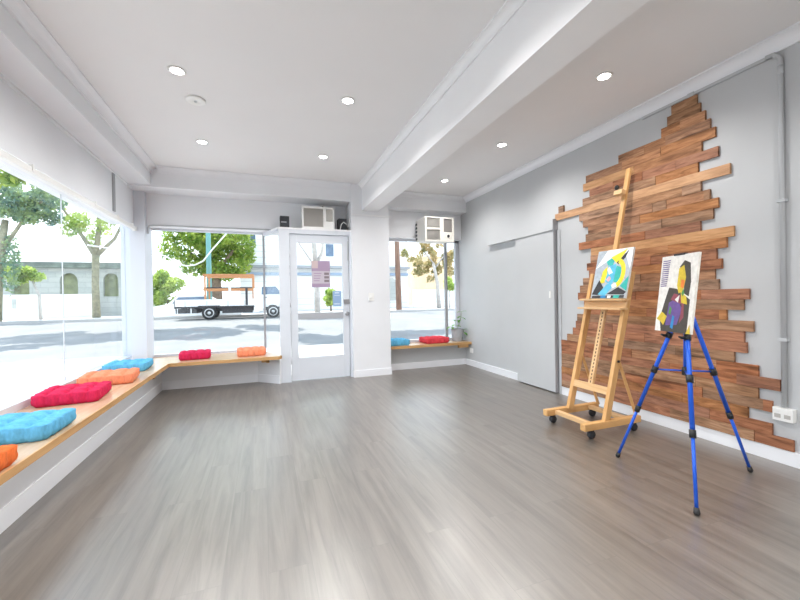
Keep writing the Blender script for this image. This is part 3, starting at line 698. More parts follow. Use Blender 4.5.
obj('base_crossbar', box(BM(), 2.83, 2.875, 2.31, 2.68, 0.085, 0.118, bev=0.004), 'beechy', es)
for y in (2.665, 2.285):
    obj('upright', bar(BM(), (LX(.12) + .02, y, 0.12), (LX(1.34) + .02, y, 1.34), 0.034, 0.055, bev=0.004), 'beech', es)
    obj('rear_strut', bar(BM(), (LX(.62) + .035, y, 0.62), (2.94, y, 0.12), 0.016, 0.020, bev=0.002), 'beech', es)
obj('lower_rail', bar(BM(), (LX(.355) + .005, 2.30, 0.355), (LX(.355) + .005, 2.65, 0.355), 0.062, 0.022, ref=(0.25, 0, 1), bev=0.003), 'beechy', es)
sb = obj('slotted_bar', bar(BM(), (LX(.34) + .012, 2.48, 0.34), (LX(1.04) + .012, 2.48, 1.04), 0.046, 0.026, bev=0.003), 'beechy', es)
s = BM(); z = 0.39
while z < 1.0:
    bar(s, (LX(z) - .001, 2.478, z), (LX(z + .018) - .001, 2.478, z + .018), 0.010, 0.002); z += 0.031
obj('slot_shade', s, 'slot_shade', sb)  # dark strips stand in for the shade inside the bar's slots
# tray: two ledges joined by a board
tr = obj('tray', box(BM(), 2.735, 2.815, 2.235, 2.675, 1.098, 1.114, bev=0.004), 'beechy', es)
obj('tray_board', bar(BM(), (LX(1.03) - .022, 2.455, 1.035), (LX(1.10) - .022, 2.455, 1.10), 0.42, 0.014), 'beechy', tr)
obj('tray_ledge', box(BM(), 2.715, 2.800, 2.235, 2.68, 1.022, 1.038, bev=0.004), 'beechy', tr)
obj('mast', bar(BM(), (LX(1.0) + .03, 2.48, 1.0), (3.146, 2.48, 2.29), 0.040, 0.026, bev=0.003), 'beech', es)
ck = obj('top_clamp', bar(BM(), (3.030, 2.49, 2.045), (3.04, 2.49, 2.085), 0.085, 0.045, bev=0.003), 'beechy', es)
obj('clamp_knob', lathe(BM(), [(0.006, 0), (0.019, -0.004), (0.022, -0.018), (0.014, -0.027), (0.002, -0.028)], (3.035, 2.505, 2.115), 18, 'x'), 'black', ck)
obj('bolt', lathe(BM(), [(0.010, 0), (0.010, -0.012), (0.002, -0.013)], (LX(.6) + .02, 2.268, 0.6), 12, 'y'), 'black', es)

# ------------------------------------------------------------------ paintings: plain abstract stand-ins
PC = {'ground1': (0.42, 0.47, 0.52), 'yellow': (0.85, 0.66, 0.03), 'teal': (0.03, 0.42, 0.37), 'cyan': (0.10, 0.46, 0.66), 'ink': (0.03, 0.03, 0.035), 'pale': (0.80, 0.83, 0.82), 'pink': (0.70, 0.40, 0.42), 'deep': (0.02, 0.20, 0.45),
      'cream2': (0.74, 0.71, 0.66), 'umber': (0.055, 0.045, 0.035), 'purple': (0.13, 0.07, 0.25), 'maroon': (0.25, 0.05, 0.07), 'mustard': (0.62, 0.45, 0.03), 'orange2': (0.75, 0.20, 0.03), 'green2': (0.08, 0.25, 0.06), 'edge2': (0.80, 0.77, 0.70)}
PK = list(PC); 
for k in PK: M['paint_' + k] = mat('paint_' + k, PC[k], 0.55, vary=0.12, scale=40, bump=0.15, bscale=90)
def ell(cx, cy, rx, ry, rot=0, n=20, a0=0, a1=360):
    r = math.radians(rot); P = []
    for k in range(n + (0 if a1 - a0 >= 360 else 1)):
        a = math.radians(a0 + (a1 - a0) * k / n); x, y = rx * math.cos(a), ry * math.sin(a)
        P.append((cx + x * math.cos(r) - y * math.sin(r), cy + x * math.sin(r) + y * math.cos(r)))
    return P
def band(cx, cy, r0x, r0y, r1x, r1y, a0, a1, n=16):
    return ell(cx, cy, r1x, r1y, 0, n, a0, a1) + ell(cx, cy, r0x, r0y, 0, n, a0, a1)[::-1]
def painting(label, org, u, v, nrm, W, H, T, ground, edge, shapes):
    """org: bottom-left of the face as seen; u right, v up, nrm towards the viewer"""
    org, u, v, nrm = Vector(org), Vector(u), Vector(v), Vector(nrm)
    t = thing('painting', label, 'painting', org + u * W / 2)
    bm = BM(); c = org + u * W / 2 + v * H / 2 - nrm * T / 2
    bar(bm, c - v * H / 2, c + v * H / 2, W, T, ref=u, bev=0.001); obj('canvas', bm, edge, t)
    bm = BM(); ms = [ground]
    def poly(P, m, lift):
        if m not in ms: ms.append(m)
        vs = [bm.verts.new(org + u * (min(max(x, 0), 1) * W) + v * (min(max(y, 0), 1) * H) + nrm * lift) for x, y in P]
        f = bm.faces.new(vs); f.material_index = ms.index(m)
    poly([(0, 0), (1, 0), (1, 1), (0, 1)], ground, 0.0004)
    for k, (m, P) in enumerate(shapes): poly(P, m, 0.0006 + 0.00009 * k)
    bmesh.ops.triangulate(bm, faces=bm.faces[:])
    obj('painted_face', bm, ['paint_' + m if not m.startswith('paint_') else m for m in ms], t, fix=False)
    return t
ln = math.hypot(1, 0.258)
painting('abstract painting in yellow, teal and blue on the wooden easel tray', (LX(1.118) - 0.028, 2.612, 1.118), (0, -1, 0), (0.258 / ln, 0, 1 / ln), (-1 / ln, 0, 0.258 / ln), 0.348, 0.44, 0.018, 'ground1', 'paint_pale', [
    ('pale', [(0.0, .62), (.28, 1), (1, 1), (1, .55), (.8, .9), (.4, .8)]),
    ('teal', [(.30, .76), (.58, .90), (.50, .66), (.36, .68)]), ('yellow', [(.42, .84), (.86, .99), (.62, .70)]), ('ink', [(.60, .72), (.90, .97), (.82, .80), (.66, .68)]),
    ('cyan', [(.34, .36), (.38, .66), (.60, .70), (.66, .40), (.54, .26)]), ('teal', [(.60, .34), (.62, .66), (.76, .62), (.78, .40), (.68, .28)]),
    ('yellow', band(.62, .50, .16, .21, .27, .31, -70, 80)), ('yellow', [(.20, .30), (.24, .56), (.36, .66), (.38, .50), (.34, .32)]),
    ('pink', [(.38, .38), (.46, .46), (.52, .40), (.46, .33)]), ('pale', [(.36, .60), (.42, .65), (.54, .52), (.44, .48)]),
    ('ink', [(.02, .08), (.18, .38), (.34, .22), (.24, .06)]), ('cyan', [(.20, .08), (.44, .30), (.62, .24), (.42, .05)]), ('pale', [(.56, .26), (.66, .32), (.72, .24), (.60, .20)]),
    ('ink', [(.46, .08), (.76, .22), (1, .12), (.94, .07)]), ('teal', [(.80, .24), (1, .44), (1, .14)]),
    ('ink', [(.04, .0), (.04, .05), (.96, .06), (.96, .0)]), ('deep', [(.30, .0), (.30, .055), (.46, .055), (.46, .0)]), ('pale', [(.50, .0), (.50, .05), (.60, .05), (.60, .0)]), ('teal', [(.66, .0), (.68, .06), (.84, .06), (.82, .0)])])
a20 = math.radians(20); l7 = math.radians(7)
n0 = Vector((-math.cos(a20), math.sin(a20), 0)); uu = Vector((-math.sin(a20), -math.cos(a20), 0))
nn = (n0 * math.cos(l7) + Vector((0, 0, math.sin(l7)))).normalized(); vv = nn.cross(uu); vv = vv if vv.z > 0 else -vv
mid = Vector((2.389, 1.607, 0.905)) + n0 * 0.022 + uu * 0.022 + Vector((0, 0, .006))
painting('abstract painting in black, purple and yellow on the blue tripod easel', mid - uu * 0.15, uu, vv, nn, 0.300, 0.480, 0.014, 'cream2', 'paint_edge2', [
    ('umber', [(.02, .0), (.10, .14), (.22, .42), (.30, .58), (.52, .56), (.74, .48), (.90, .42), (.90, .0)]),
    ('cream2', [(.0, .0), (.0, .16), (.10, .20), (.18, .0)]), ('mustard', [(.02, .16), (.16, .26), (.32, .20), (.24, .08), (.16, .12)]),
    ('purple', [(.30, .08), (.34, .38), (.56, .44), (.72, .30), (.62, .10)]), ('maroon', [(.38, .42), (.46, .50), (.74, .46), (.78, .20), (.68, .12), (.70, .36)]),
    ('green2', [(.36, .24), (.38, .34), (.44, .30), (.42, .22)]), ('deep', [(.44, .06), (.48, .22), (.54, .20), (.52, .04)]),
    ('umber', [(.54, .84), (.66, .92), (.82, .88), (.88, .64), (.86, .46), (.72, .50), (.70, .76)]),
    ('mustard', [(.53, .82), (.66, .86), (.74, .70), (.70, .52), (.58, .50), (.52, .60)]), ('orange2', [(.62, .68), (.72, .66), (.70, .56), (.62, .58)]),
    ('mustard', [(.64, .52), (.80, .46), (.84, .36), (.68, .38)]), ('green2', [(.66, .50), (.70, .56), (.74, .50), (.70, .46)]),
    ('cream2', [(.50, .42), (.62, .48), (.60, .38)]), ('mustard', [(.88, .0), (.96, .12), (.99, .0)])] +
    [('purple', [(.05, .93 - .028 * k), (.05, .942 - .028 * k), (.27 - .004 * k, .945 - .028 * k), (.27 - .004 * k, .933 - .028 * k)]) for k in range(13)])

# ------------------------------------------------------------------ blue tripod easel
te = thing('tripod_easel', 'blue metal tripod easel with black joints, right of the wooden easel', 'easel', (2.438, 1.575, 0))
AP = Vector((2.452, 1.568, 1.075)); FEET = [Vector((2.328, 1.959, 0)), Vector((2.079, 1.288, 0)), Vector((2.906, 1.477, 0))]
hub = Vector((2.445, 1.572, 0.67))
obj('centre_column', tube(BM(), [hub - Vector((0, 0, .02)), AP + Vector((0, 0, .02))], 0.010, 14), 'blue', te)
obj('hub', lathe(BM(), [(0.012, -0.02), (0.024, -0.015), (0.026, 0.02), (0.018, 0.04), (0.002, 0.045)], AP, 18), 'black', te)
obj('column_collar', lathe(BM(), [(0.008, -0.03), (0.017, -0.026), (0.017, 0.02), (0.008, 0.026)], hub, 16), 'black', te)
tq = mid + vv * 0.47 - nn * 0.026
ms = obj('mast', tube(BM(), [AP + Vector((0.01, -.003, .02)), tq], 0.007, 10), 'blue', te)
for k, F in enumerate(FEET):
    d = (F - AP); P = lambda z: AP + d * ((AP.z - z) / AP.z)
    st = AP + Vector((d.x, d.y, 0)).normalized() * 0.018
    Q = lambda z: st + (F - st) * ((st.z - z) / st.z)
    lg = obj('leg', tube(BM(), [Q(1.06), Q(.36)], 0.0125, 14), 'blue', te)
    obj('leg_extension', tube(BM(), [Q(.40), Q(.03)], 0.0092, 12), 'blue', lg)
    ax = (F - st).normalized()
    for z, r in ((.655, .0185), (.375, .0165)): obj('clamp', tube(BM(), [Q(z) - ax * .022, Q(z) + ax * .022], r, 12), 'black', lg)
    obj('foot', tube(BM(), [Q(.036), Q(.012), Q(.003)], [.012, .0155, .011], 12), 'black', lg)
    obj('brace', tube(BM(), [hub, Q(.655)], 0.0052, 8), 'blue', te)
    if k < 2:
        bm = BM(); p = Q(.885); tube(bm, [p + ax * .018, p - ax * .018], .0185, 12); tube(bm, [p, p + n0 * .035 + Vector((0, 0, -.002)), p + n0 * .052 + Vector((0, 0, .006))], [.010, .009, .006], 8); obj('support_peg', bm, 'black', te)
tp = mid + vv * 0.482 - nn * 0.006
bm = BM(); bar(bm, tp - uu * .045, tp + uu * .045, 0.022, 0.012, ref=nn, bev=0.003); bar(bm, tp - nn * .008 - vv * .04, tp - nn * .008 + vv * .004, 0.02, 0.01, ref=uu); obj('top_clip', bm, 'black', te)

# ------------------------------------------------------------------ outside: ground, rising gently away from the shop
def gz(y):
    return 0.0 if y < 7 else (0.4 * (y - 7) / 11.5 if y < 18.5 else 0.4)
def ground(name, x0, x1, ys, m, lift=0.0, label=None):
    bm = BM(); T = [[bm.verts.new((x, y, gz(y) + lift + d)) for y in ys] for x in (x0, x1) for d in (0, -0.3)]
    n = len(ys)
    for A, B in ((0, 2), (1, 3), (0, 1), (2, 3)):
        for k in range(n - 1): bm.faces.new((T[A][k], T[A][k + 1], T[B][k + 1], T[B][k]))
    for k in (0, n - 1): bm.faces.new((T[0][k], T[1][k], T[3][k], T[2][k]))
    return struct(name, bm, m)
bm = BM(); box(bm, -40, -1.9, -12, 6.0, -0.3, -0.005); box(bm, -1.9, 40, 6.0, 6.02, -0.3, -0.005); struct('footpath_side', bm, 'path')
ground('footpath', -40, 40, [6.0, 7.0, 8.9], 'path', -0.004)
ground('road', -40, 40, [9.05, 12, 15, 18.5, 20.2], 'road', -0.06)
ground('kerb', -40, 40, [8.9, 9.05], 'kerbm', 0.0)
ground('kerb_far', -40, 40, [20.2, 20.4], 'kerbm', 0.06)
ground('footpath_far', -40, 40, [20.4, 24, 60], 'path', 0.0)

# ------------------------------------------------------------------ trees
def foliage(clumps, n, size, seed):
    """clumps: (cx, cy, cz, rx, ry, rz); leaf blades scattered in them"""
    r = np.random.default_rng(seed); vol = np.array([c[3] * c[4] * c[5] for c in clumps]); pick = r.choice(len(clumps), n, p=vol / vol.sum())
    C = np.array(clumps)[pick]; d = r.normal(size=(n, 3)); d /= np.linalg.norm(d, axis=1)[:, None]
    rad = r.uniform(0.15, 1, n) ** 0.45
    pos = C[:, :3] + d * rad[:, None] * C[:, 3:]
    a = r.normal(size=(n, 3)); a /= np.linalg.norm(a, axis=1)[:, None]; b = np.cross(a, r.normal(size=(n, 3))); b /= np.linalg.norm(b, axis=1)[:, None]
    s = size * r.uniform(0.6, 1.4, n)[:, None]
    V = np.stack([pos - a * s, pos + b * s * 0.55, pos + a * s, pos - b * s * 0.55], 1).reshape(-1, 3)
    F = np.arange(4 * n).reshape(-1, 4)
    me = bpy.data.meshes.new('foliage'); me.from_pydata(V.tolist(), [], F.tolist()); return me
def tree(name, label, cat, trunk, clumps, n, size, lm, bm_, seed, group=None):
    """trunk: list of (points, radii) limbs, first one is the trunk"""
    p0 = trunk[0][0][0]; t = thing(name, label, cat, p0, group)
    for k, (pts, rad) in enumerate(trunk):
        obj('trunk' if k == 0 else 'branch', tube(BM(), pts, rad, 10), bm_, t)
    me = foliage(clumps, n, size, seed); me.materials.append(M[lm])
    o = bpy.data.objects.new('foliage', me); COL.objects.link(o); o.parent = t; o.matrix_parent_inverse = Matrix.Translation(p0).inverted()
    return t
def blob(cx, cy, cz, rx, ry, rz, k, sub, seed):
    r = random.Random(seed); L = []
    for i in range(k):
        a, b = r.uniform(0, 2 * PI), math.acos(r.uniform(-1, 1)); f = r.uniform(.35, 1)
        L.append((cx + rx * f * math.sin(b) * math.cos(a), cy + ry * f * math.sin(b) * math.sin(a), cz + rz * f * math.cos(b), sub * r.uniform(.7, 1.2), sub * r.uniform(.7, 1.2), sub * r.uniform(.6, 1)))
    return L
G = 'street trees across the road'
tree('tree', 'big bushy green tree behind the parked truck', 'tree', [([(-2.7, 26, .4), (-2.75, 26, 2.2), (-3.0, 26, 4)], [.35, .28, .2]), ([(-2.9, 26, 2.6), (-4.2, 26, 4.2)], [.16, .08]), ([(-2.8, 26, 2.8), (-1.7, 25.8, 4.4)], [.16, .08])],
     blob(-3.25, 26, 4.9, 2.45, 1.7, 2.1, 34, .72, 1) + [(-1.5, 26, 3.4, .9, .8, .7), (-3.9, 26, 3.4, 1.0, .8, .7), (-5.2, 26, 4.4, .7, .7, .8), (-2.2, 26, 2.9, .9, .8, .5), (-1.2, 26, 4.8, .8, .8, 1.0)], 15000, .105, 'lf_green', 'bark', 11, G)
tree('shrub', 'lime green bush at the left of the parked truck', 'shrub', [([(-5.0, 24, .4), (-5.0, 24, 1.2)], [.09, .06])], blob(-5.1, 24, 1.6, .95, .6, 1.1, 16, .45, 2), 5200, .085, 'lf_lime', 'bark', 12)
tree('tree', 'mossy forked tree trunk seen through the far left pane', 'tree', [([(-8.28, 24, .4), (-8.3, 24, 2.2), (-8.25, 24, 3.7)], [.19, .16, .17]), ([(-8.28, 24, 3.6), (-8.1, 24, 5), (-8.0, 24, 6.8)], [.15, .11, .07]), ([(-8.2, 24, 3.7), (-7.4, 24, 4.6), (-6.9, 24, 5.8)], [.12, .08, .05]), ([(-8.3, 24, 3.7), (-9.1, 24, 5.2), (-9.8, 24, 6.4)], [.12, .08, .05])],
     blob(-8.3, 24, 5.7, 2.0, 1.3, 1.4, 20, .42, 3), 3000, .075, 'lf_lime', 'barkgreen', 13, G)
tree('tree', 'tall leafy tree at the left edge of the photo', 'tree', [([(-11.3, 22, .4), (-11.2, 22, 2.5), (-10.9, 22, 5)], [.2, .17, .12]), ([(-11.1, 22, 3.5), (-10.0, 22, 5.5), (-9.3, 22, 6.2)], [.09, .06, .04])],
     blob(-10.6, 22, 6.0, 1.9, 1.2, 1.5, 22, .5, 4) + [(-10.75, 22, 3.0, .35, .4, 1.5)], 6500, .08, 'lf_blue', 'barkgreen', 14, G)
tree('tree', 'small young tree in front of the arched stone building', 'tree', [([(-10.15, 23, .4), (-10.2, 23, 1.6), (-10.5, 23, 2.5)], [.07, .06, .04])], blob(-10.8, 23, 2.5, .5, .4, .35, 8, .35, 5), 1200, .09, 'lf_lime', 'barkpale', 15, G)
tree('tree', 'pale bare trunk forking behind the poster on the door', 'tree', [([(2.75, 20.7, .4), (2.75, 20.7, 2), (2.66, 20.7, 3.2)], [.16, .15, .15]), ([(2.70, 20.7, 3.0), (2.64, 20.7, 4.2), (2.66, 20.7, 6)], [.13, .12, .09]), ([(2.75, 20.7, 3.1), (3.05, 20.7, 3.7), (3.18, 20.7, 5)], [.10, .08, .06]), ([(2.62, 20.7, 3.0), (1.9, 20.7, 4.1), (1.4, 20.7, 5.2)], [.05, .04, .03])],
     blob(2.6, 20, 6.6, 1.8, 1.4, 1.0, 14, .6, 6), 2600, .11, 'lf_green', 'barkpale', 16, G)
tree('shrub', 'yellow green shrub behind the door glass, right of the pale trunk', 'shrub', [([(4.05, 24, .4), (4.05, 24, 1.0)], [.06, .05])], blob(4.05, 24, 1.35, .35, .35, .8, 10, .3, 7), 1500, .09, 'lf_lime', 'bark', 17)
tree('tree', 'olive brown gum tree in the middle of the right window', 'tree', [([(11.7, 24, .4), (11.6, 24, 2.2), (11.3, 24, 3.6)], [.16, .13, .10]), ([(11.4, 24, 3.2), (12.4, 24, 4.4), (13.4, 24, 4.0)], [.07, .06, .04]), ([(11.3, 24, 3.6), (10.4, 24, 4.6)], [.06, .03])],
     blob(11.3, 24, 3.7, 2.4, .9, 1.5, 34, .36, 8), 3000, .10, 'lf_gum', 'barkpale', 18, G)
tree('tree', 'small round-headed tree right of the mullion in right window', 'tree', [([(11.5, 22, .4), (11.5, 22, 1.7)], [.05, .04])], blob(11.55, 22, 2.0, .3, .3, .35, 7, .3, 9), 1100, .08, 'lf_lime', 'barkpale', 19, G)
# roadside trees standing behind the pillar and the corner post; their crowns shade the road
tree('tree', 'roadside tree hidden behind the pillar, its crown shading the road', 'tree', [([(3.35, 11.9, .1), (3.4, 11.9, 3), (3.4, 11.9, 5)], [.2, .17, .12]), ([(3.4, 11.9, 3.6), (.6, 12.5, 5.2)], [.1, .05]), ([(3.4, 11.9, 3.6), (6.6, 12.4, 5.2)], [.1, .05])],
     blob(3.6, 12.6, 5.6, 5.2, 1.5, .7, 40, .6, 20), 7500, .14, 'lf_green', 'bark', 30)
tree('tree', 'roadside tree hidden behind the corner post, its crown shading the road', 'tree', [([(-3.68, 14.2, .15), (-3.68, 14.2, 3), (-3.7, 14.2, 5)], [.16, .14, .1]), ([(-3.68, 14.2, 3.6), (-6.4, 15.5, 5.6)], [.1, .05])],
     blob(-4.6, 15.8, 6.0, 5.2, 2.0, .7, 44, .6, 21), 8000, .14, 'lf_green', 'bark', 31)

# ------------------------------------------------------------------ buildings across the road
def arched_wall(bm, x0, x1, y, z0, z1, arches, th=0.35):
    """wall in the plane y with arched openings: (xa, xb, sill, spring, top)"""
    xs = [x0]; 
    for xa, xb, zs, zp, zt in arches:
        box(bm, xs[-1], xa, y, y + th, z0, z1); xs.append(xb)
        box(bm, xa, xb, y, y + th, z0, zs)
        n = 12; c = (xa + xb) / 2; hw = (xb - xa) / 2
        arc = [(c - hw * math.cos(PI * k / n), zp + (zt - zp) * math.sin(PI * k / n)) for k in range(n + 1)]
        P = [(xa, z1)] + arc + [(xb, z1)]
        A = [bm.verts.new((x, y, z)) for x, z in P]; B = [bm.verts.new((x, y + th, z)) for x, z in P]
        bm.faces.new(A); bm.faces.new(B[::-1])
        for k in range(len(P)): bm.faces.new((A[k], A[(k + 1) % len(P)], B[(k + 1) % len(P)], B[k]))
    box(bm, xs[-1], x1, y, y + th, z0, z1)
hb = thing('stone_building', 'grey stone building with arched openings across the left road', 'building', (-10.5, 28, .4))
ARC = [(-13.15, -12.4, 1.55, 2.55, 2.95), (-11.02, -10.18, 1.55, 2.5, 2.95), (-8.95, -8.2, 1.55, 2.55, 2.95)]
bm = BM(); arched_wall(bm, -17.5, -7.2, 27, .35, 3.22, ARC); obj('facade', bm, 'stone', hb)
for a in ARC: obj('window', box(BM(), a[0] - .05, a[1] + .05, 27.2, 27.3, a[2] - .05, a[4] + .03), 'archdk', hb)  # dark olive panel set behind each arched opening
obj('cornice', box(BM(), -17.5, -7.1, 26.75, 27.5, 3.22, 3.56, bev=.04), 'stonedk', hb)
bm = BM(); box(bm, -17.5, -7.2, 27.5, 33, .35, 3.5); obj('rear_block', bm, 'whitewall', hb)
bm = BM(); box(bm, -13.3, -10.9, 29.5, 33, 3.5, 4.9); box(bm, -10.3, -8.0, 29.5, 33, 3.5, 4.6); obj('upper_storey', bm, 'whitewall', hb)
gw = thing('garden_wall', 'low white wall in front of the arched stone building', 'wall', (-11, 25.4, .4))
bm = BM(); box(bm, -16, -8.9, 25.4, 25.6, .38, 1.62); box(bm, -16, -8.9, 25.35, 25.65, 1.62, 1.68); obj('wall', bm, 'whitewall', gw)
for x in (-12.9, -12.3): obj('niche', box(BM(), x - .08, x + .08, 25.37, 25.41, .95, 1.45), 'stone', gw)
tag(obj('bollard', lathe(BM(), [(.10, 0), (.10, .75), (.07, .82), (.001, .84)], (-11.0, 21.2, .4), 14), 'polew'), 'short dark red post by the far kerb at left', 'bollard')

wh = thing('white_house', 'long white weatherboard house seen through the entrance door', 'house', (4.5, 29, .4))
obj('facade', box(BM(), -1.5, 10.9, 28, 34, .38, 6.3), 'whitehouse', wh)
obj('awning', box(BM(), -1.55, 10.95, 27.55, 28.0, 3.42, 3.62, bev=.03), 'gutter', wh)
obj('fascia', box(BM(), -1.52, 10.92, 27.8, 28.0, 2.94, 3.12), 'bluefascia', wh)
for x0, x1, z0, z1 in ((4.40, 4.98, 4.35, 5.25), (-.78, -.45, 5.0, 5.75)):
    f = obj('window', box(BM(), x0 - .07, x1 + .07, 27.93, 28.0, z0 - .07, z1 + .07), 'whitewall', wh); obj('pane', box(BM(), x0, x1, 27.9, 27.935, z0, z1), 'winglass', f)
bm = BM(); pr = [(9.25, 1.0), (9.85, 1.0), (9.85, 2.45)] + [(9.55 + .3 * math.cos(PI * k / 10), 2.45 + .28 * math.sin(PI * k / 10)) for k in range(1, 10)] + [(9.25, 2.45)]
A = [bm.verts.new((x, 27.9, z)) for x, z in pr]; B = [bm.verts.new((x, 28.0, z)) for x, z in pr]; bm.faces.new(A); bm.faces.new(B)
for k in range(len(pr)): bm.faces.new((A[k], A[(k + 1) % len(pr)], B[(k + 1) % len(pr)], B[k]))
obj('arched_window', bm, 'stone', wh)
obj('roof', (lambda b: (prism(b, [(-1.7, 27.7), (11.1, 27.7), (11.1, 34.2), (-1.7, 34.2)], 6.3, 6.5), b)[1])(BM()), 'roof', wh)
tb = thing('tan_building', 'tan rendered building behind the gum tree in right window', 'building', (13.5, 33, .4))
obj('walls', box(BM(), 13.9, 16.6, 31, 36, .38, 4.9), 'tan', tb); obj('parapet', box(BM(), 13.8, 16.7, 30.9, 36.1, 4.9, 5.05), 'whitewall', tb)
fw = thing('front_fence', 'white rendered street fence below the gum tree', 'fence', (13.5, 27, .4))
obj('panel', box(BM(), 10.95, 19, 27, 27.15, .35, 1.72), 'whitehouse', fw); obj('capping', box(BM(), 10.95, 19, 26.96, 27.19, 1.72, 1.78), 'whitewall', fw)

# poles and wires
t = thing('street_pole', 'teal painted steel pole behind the truck tray', 'pole', (-2.52, 20.7, .4)); obj('shaft', tube(BM(), [(-2.52, 20.7, .4), (-2.52, 20.7, 7.5)], [.125, .10], 14), 'teal', t); obj('base_flange', lathe(BM(), [(.22, 0), (.22, .06), (.15, .08)], (-2.52, 20.7, .4), 14), 'teal', t)
t = thing('telegraph_pole', 'brown timber telegraph pole at the left of right window', 'pole', (7.45, 20.8, .4)); obj('shaft', tube(BM(), [(7.52, 20.8, .4), (7.40, 20.8, 8)], [.17, .12], 14), 'polew', t); obj('crossarm', box(BM(), 6.5, 8.3, 20.65, 20.75, 7.2, 7.35), 'polew', t)
pts = [(-5.2, 14.5, 3.0), (-3.57, 14.5, 2.757), (-3.22, 14.5, 2.74), (-3.05, 14.5, 2.69), (-2.88, 14.5, 2.57), (-2.70, 14.5, 2.44), (-2.46, 14.5, 2.375), (-2.19, 14.5, 2.412), (-1.94, 14.5, 2.55), (-1.66, 14.5, 2.94), (-1.0, 14.6, 3.8), (0.0, 15.0, 5.0)]
tag(obj('overhead_cable', tube(BM(), pts, .024, 8), 'plast'), 'pale cable sagging across the green tree in the left front window', 'cable')

# ------------------------------------------------------------------ parked truck (side on, cab to the right)
tk = thing('truck', 'white tray truck with timber racks parked across the road', 'truck', (-1.1, 19.2, 0.34))
TY0, TY1 = 18.45, 19.95; g0 = 0.4 - 0.062
WR = 0.30
def wheel(x, y):
    bm = BM(); lathe(bm, [(.17, -.11), (WR - .02, -.11), (WR, -.08), (WR, .08), (WR - .02, .11), (.17, .11)], (x, y, g0 + WR), 28, 'y'); w = obj('wheel', bm, 'tyre', tk)
    bm = BM(); lathe(bm, [(.001, -.12), (.06, -.125), (.075, -.10), (.16, -.11), (.20, -.118), (.20, .05)], (x, y, g0 + WR), 24, 'y'); obj('hubcap', bm, 'hub', w)
for x in (-2.27, 0.42):
    for y in (TY0 + .12, TY1 - .12): wheel(x, y)
bm = BM(); box(bm, -3.55, .8, TY0 + .35, TY0 + .47, g0 + .36, g0 + .50); box(bm, -3.55, .8, TY1 - .47, TY1 - .35, g0 + .36, g0 + .50); box(bm, -3.5, -2.75, TY0 + .08, TY1 - .2, g0 + .30, g0 + .50); box(bm, -1.75, -.5, TY0 + .08, TY1 - .2, g0 + .27, g0 + .52); obj('chassis', bm, 'truckd', tk)
bm = BM(); box(bm, -3.62, -.40, TY0, TY1, g0 + .52, g0 + .60); obj('tray_floor', bm, 'truckd', tk)
bm = BM(); box(bm, -3.62, -.40, TY0, TY0 + .04, g0 + .57, g0 + .90, bev=.008); box(bm, -3.62, -.40, TY1 - .04, TY1, g0 + .57, g0 + .90); box(bm, -3.62, -3.58, TY0, TY1, g0 + .57, g0 + .90); obj('drop_sides', bm, 'truckw', tk)
for x in (-3.2, -2.35, -1.5, -.8): obj('side_latch', box(BM(), x - .02, x + .02, TY0 - .02, TY0, g0 + .6, g0 + .84), 'hub', tk)
bm = BM(); box(bm, -3.66, -3.58, TY0 + .05, TY0 + .35, g0 + .30, g0 + .52); box(bm, -3.0, -2.96, TY0 + .02, TY0 + .04, g0 + .30, g0 + .56); obj('underrun_guard', bm, 'truckw', tk)
bm = BM(); box(bm, -.42, -.20, TY0 + .02, TY1 - .02, g0 + .28, g0 + 1.38); obj('headboard', bm, 'truckw', tk)
for y in (TY0 + .06, TY1 - .06):
    bm = BM()
    for x in (-2.42, -.44): bar(bm, (x, y, g0 + .6), (x, y, g0 + 1.98), .07, .07, ref=(1, 0, 0))
    bar(bm, (-2.5, y, g0 + 1.98), (-.40, y, g0 + 1.98), .06, .11, ref=(0, 1, 0)); bar(bm, (-2.5, y, g0 + 1.34), (-.40, y, g0 + 1.34), .06, .09, ref=(0, 1, 0)); obj('timber_rack', bm, 'timber', tk)
bm = BM(); box(bm, -2.52, -.42, TY0 + .3, TY0 + .6, g0 + 1.40, g0 + 1.45); obj('plank_load', bm, 'truckd', tk)
for x in (-1.42, -.72): obj('stake', box(BM(), x - .05, x + .05, TY0 - .01, TY0 + .03, g0 + .62, g0 + 1.42), 'truckw' if x < -1 else 'truckd', tk)
bm = BM(); box(bm, -2.70, -1.84, TY0 - .01, TY0 + .25, g0 + .60, g0 + .63); obj('mudguard', bm, 'truckd', tk)
# cab: side outline swept across
PRF = [(-.28, .50), (-.28, 1.62), (-.12, 1.86), (.62, 1.88), (.98, 1.30), (1.48, 1.16), (1.56, .95), (1.56, .42), (.82, .42), (.80, .58), (.70, .74), (.50, .82), (.30, .82), (.10, .74), (.0, .58), (-.02, .42), (-.28, .42)]
bm = BM(); A = [bm.verts.new((x, TY0 + .03, g0 + z * 0.84)) for x, z in PRF]; B = [bm.verts.new((x, TY1 - .03, g0 + z * 0.84)) for x, z in PRF]
bm.faces.new(A); bm.faces.new(B[::-1])
for k in range(len(PRF)): bm.faces.new((A[k], A[(k + 1) % len(PRF)], B[(k + 1) % len(PRF)], B[k]))
cab = obj('cab', bm, 'truckw', tk)
bm = BM(); P = [(-.08, 1.30), (-.06, 1.72), (.55, 1.74), (.84, 1.30)]; A = [bm.verts.new((x, TY0 + .018, g0 + z * 0.84)) for x, z in P]; B = [bm.verts.new((x, TY0 + .032, g0 + z * 0.84)) for x, z in P]
bm.faces.new(A); bm.faces.new(B)
for k in range(4): bm.faces.new((A[k], A[(k + 1) % 4], B[(k + 1) % 4], B[k]))
obj('side_window', bm, 'winglass', cab)
obj('door_handle', box(BM(), .02, .16, TY0 + .012, TY0 + .03, g0 + .94, g0 + .98), 'truckd', cab)
obj('mirror', box(BM(), .86, .98, TY0 - .10, TY0 + .01, g0 + 1.05, g0 + 1.25, bev=.01), 'truckd', cab)
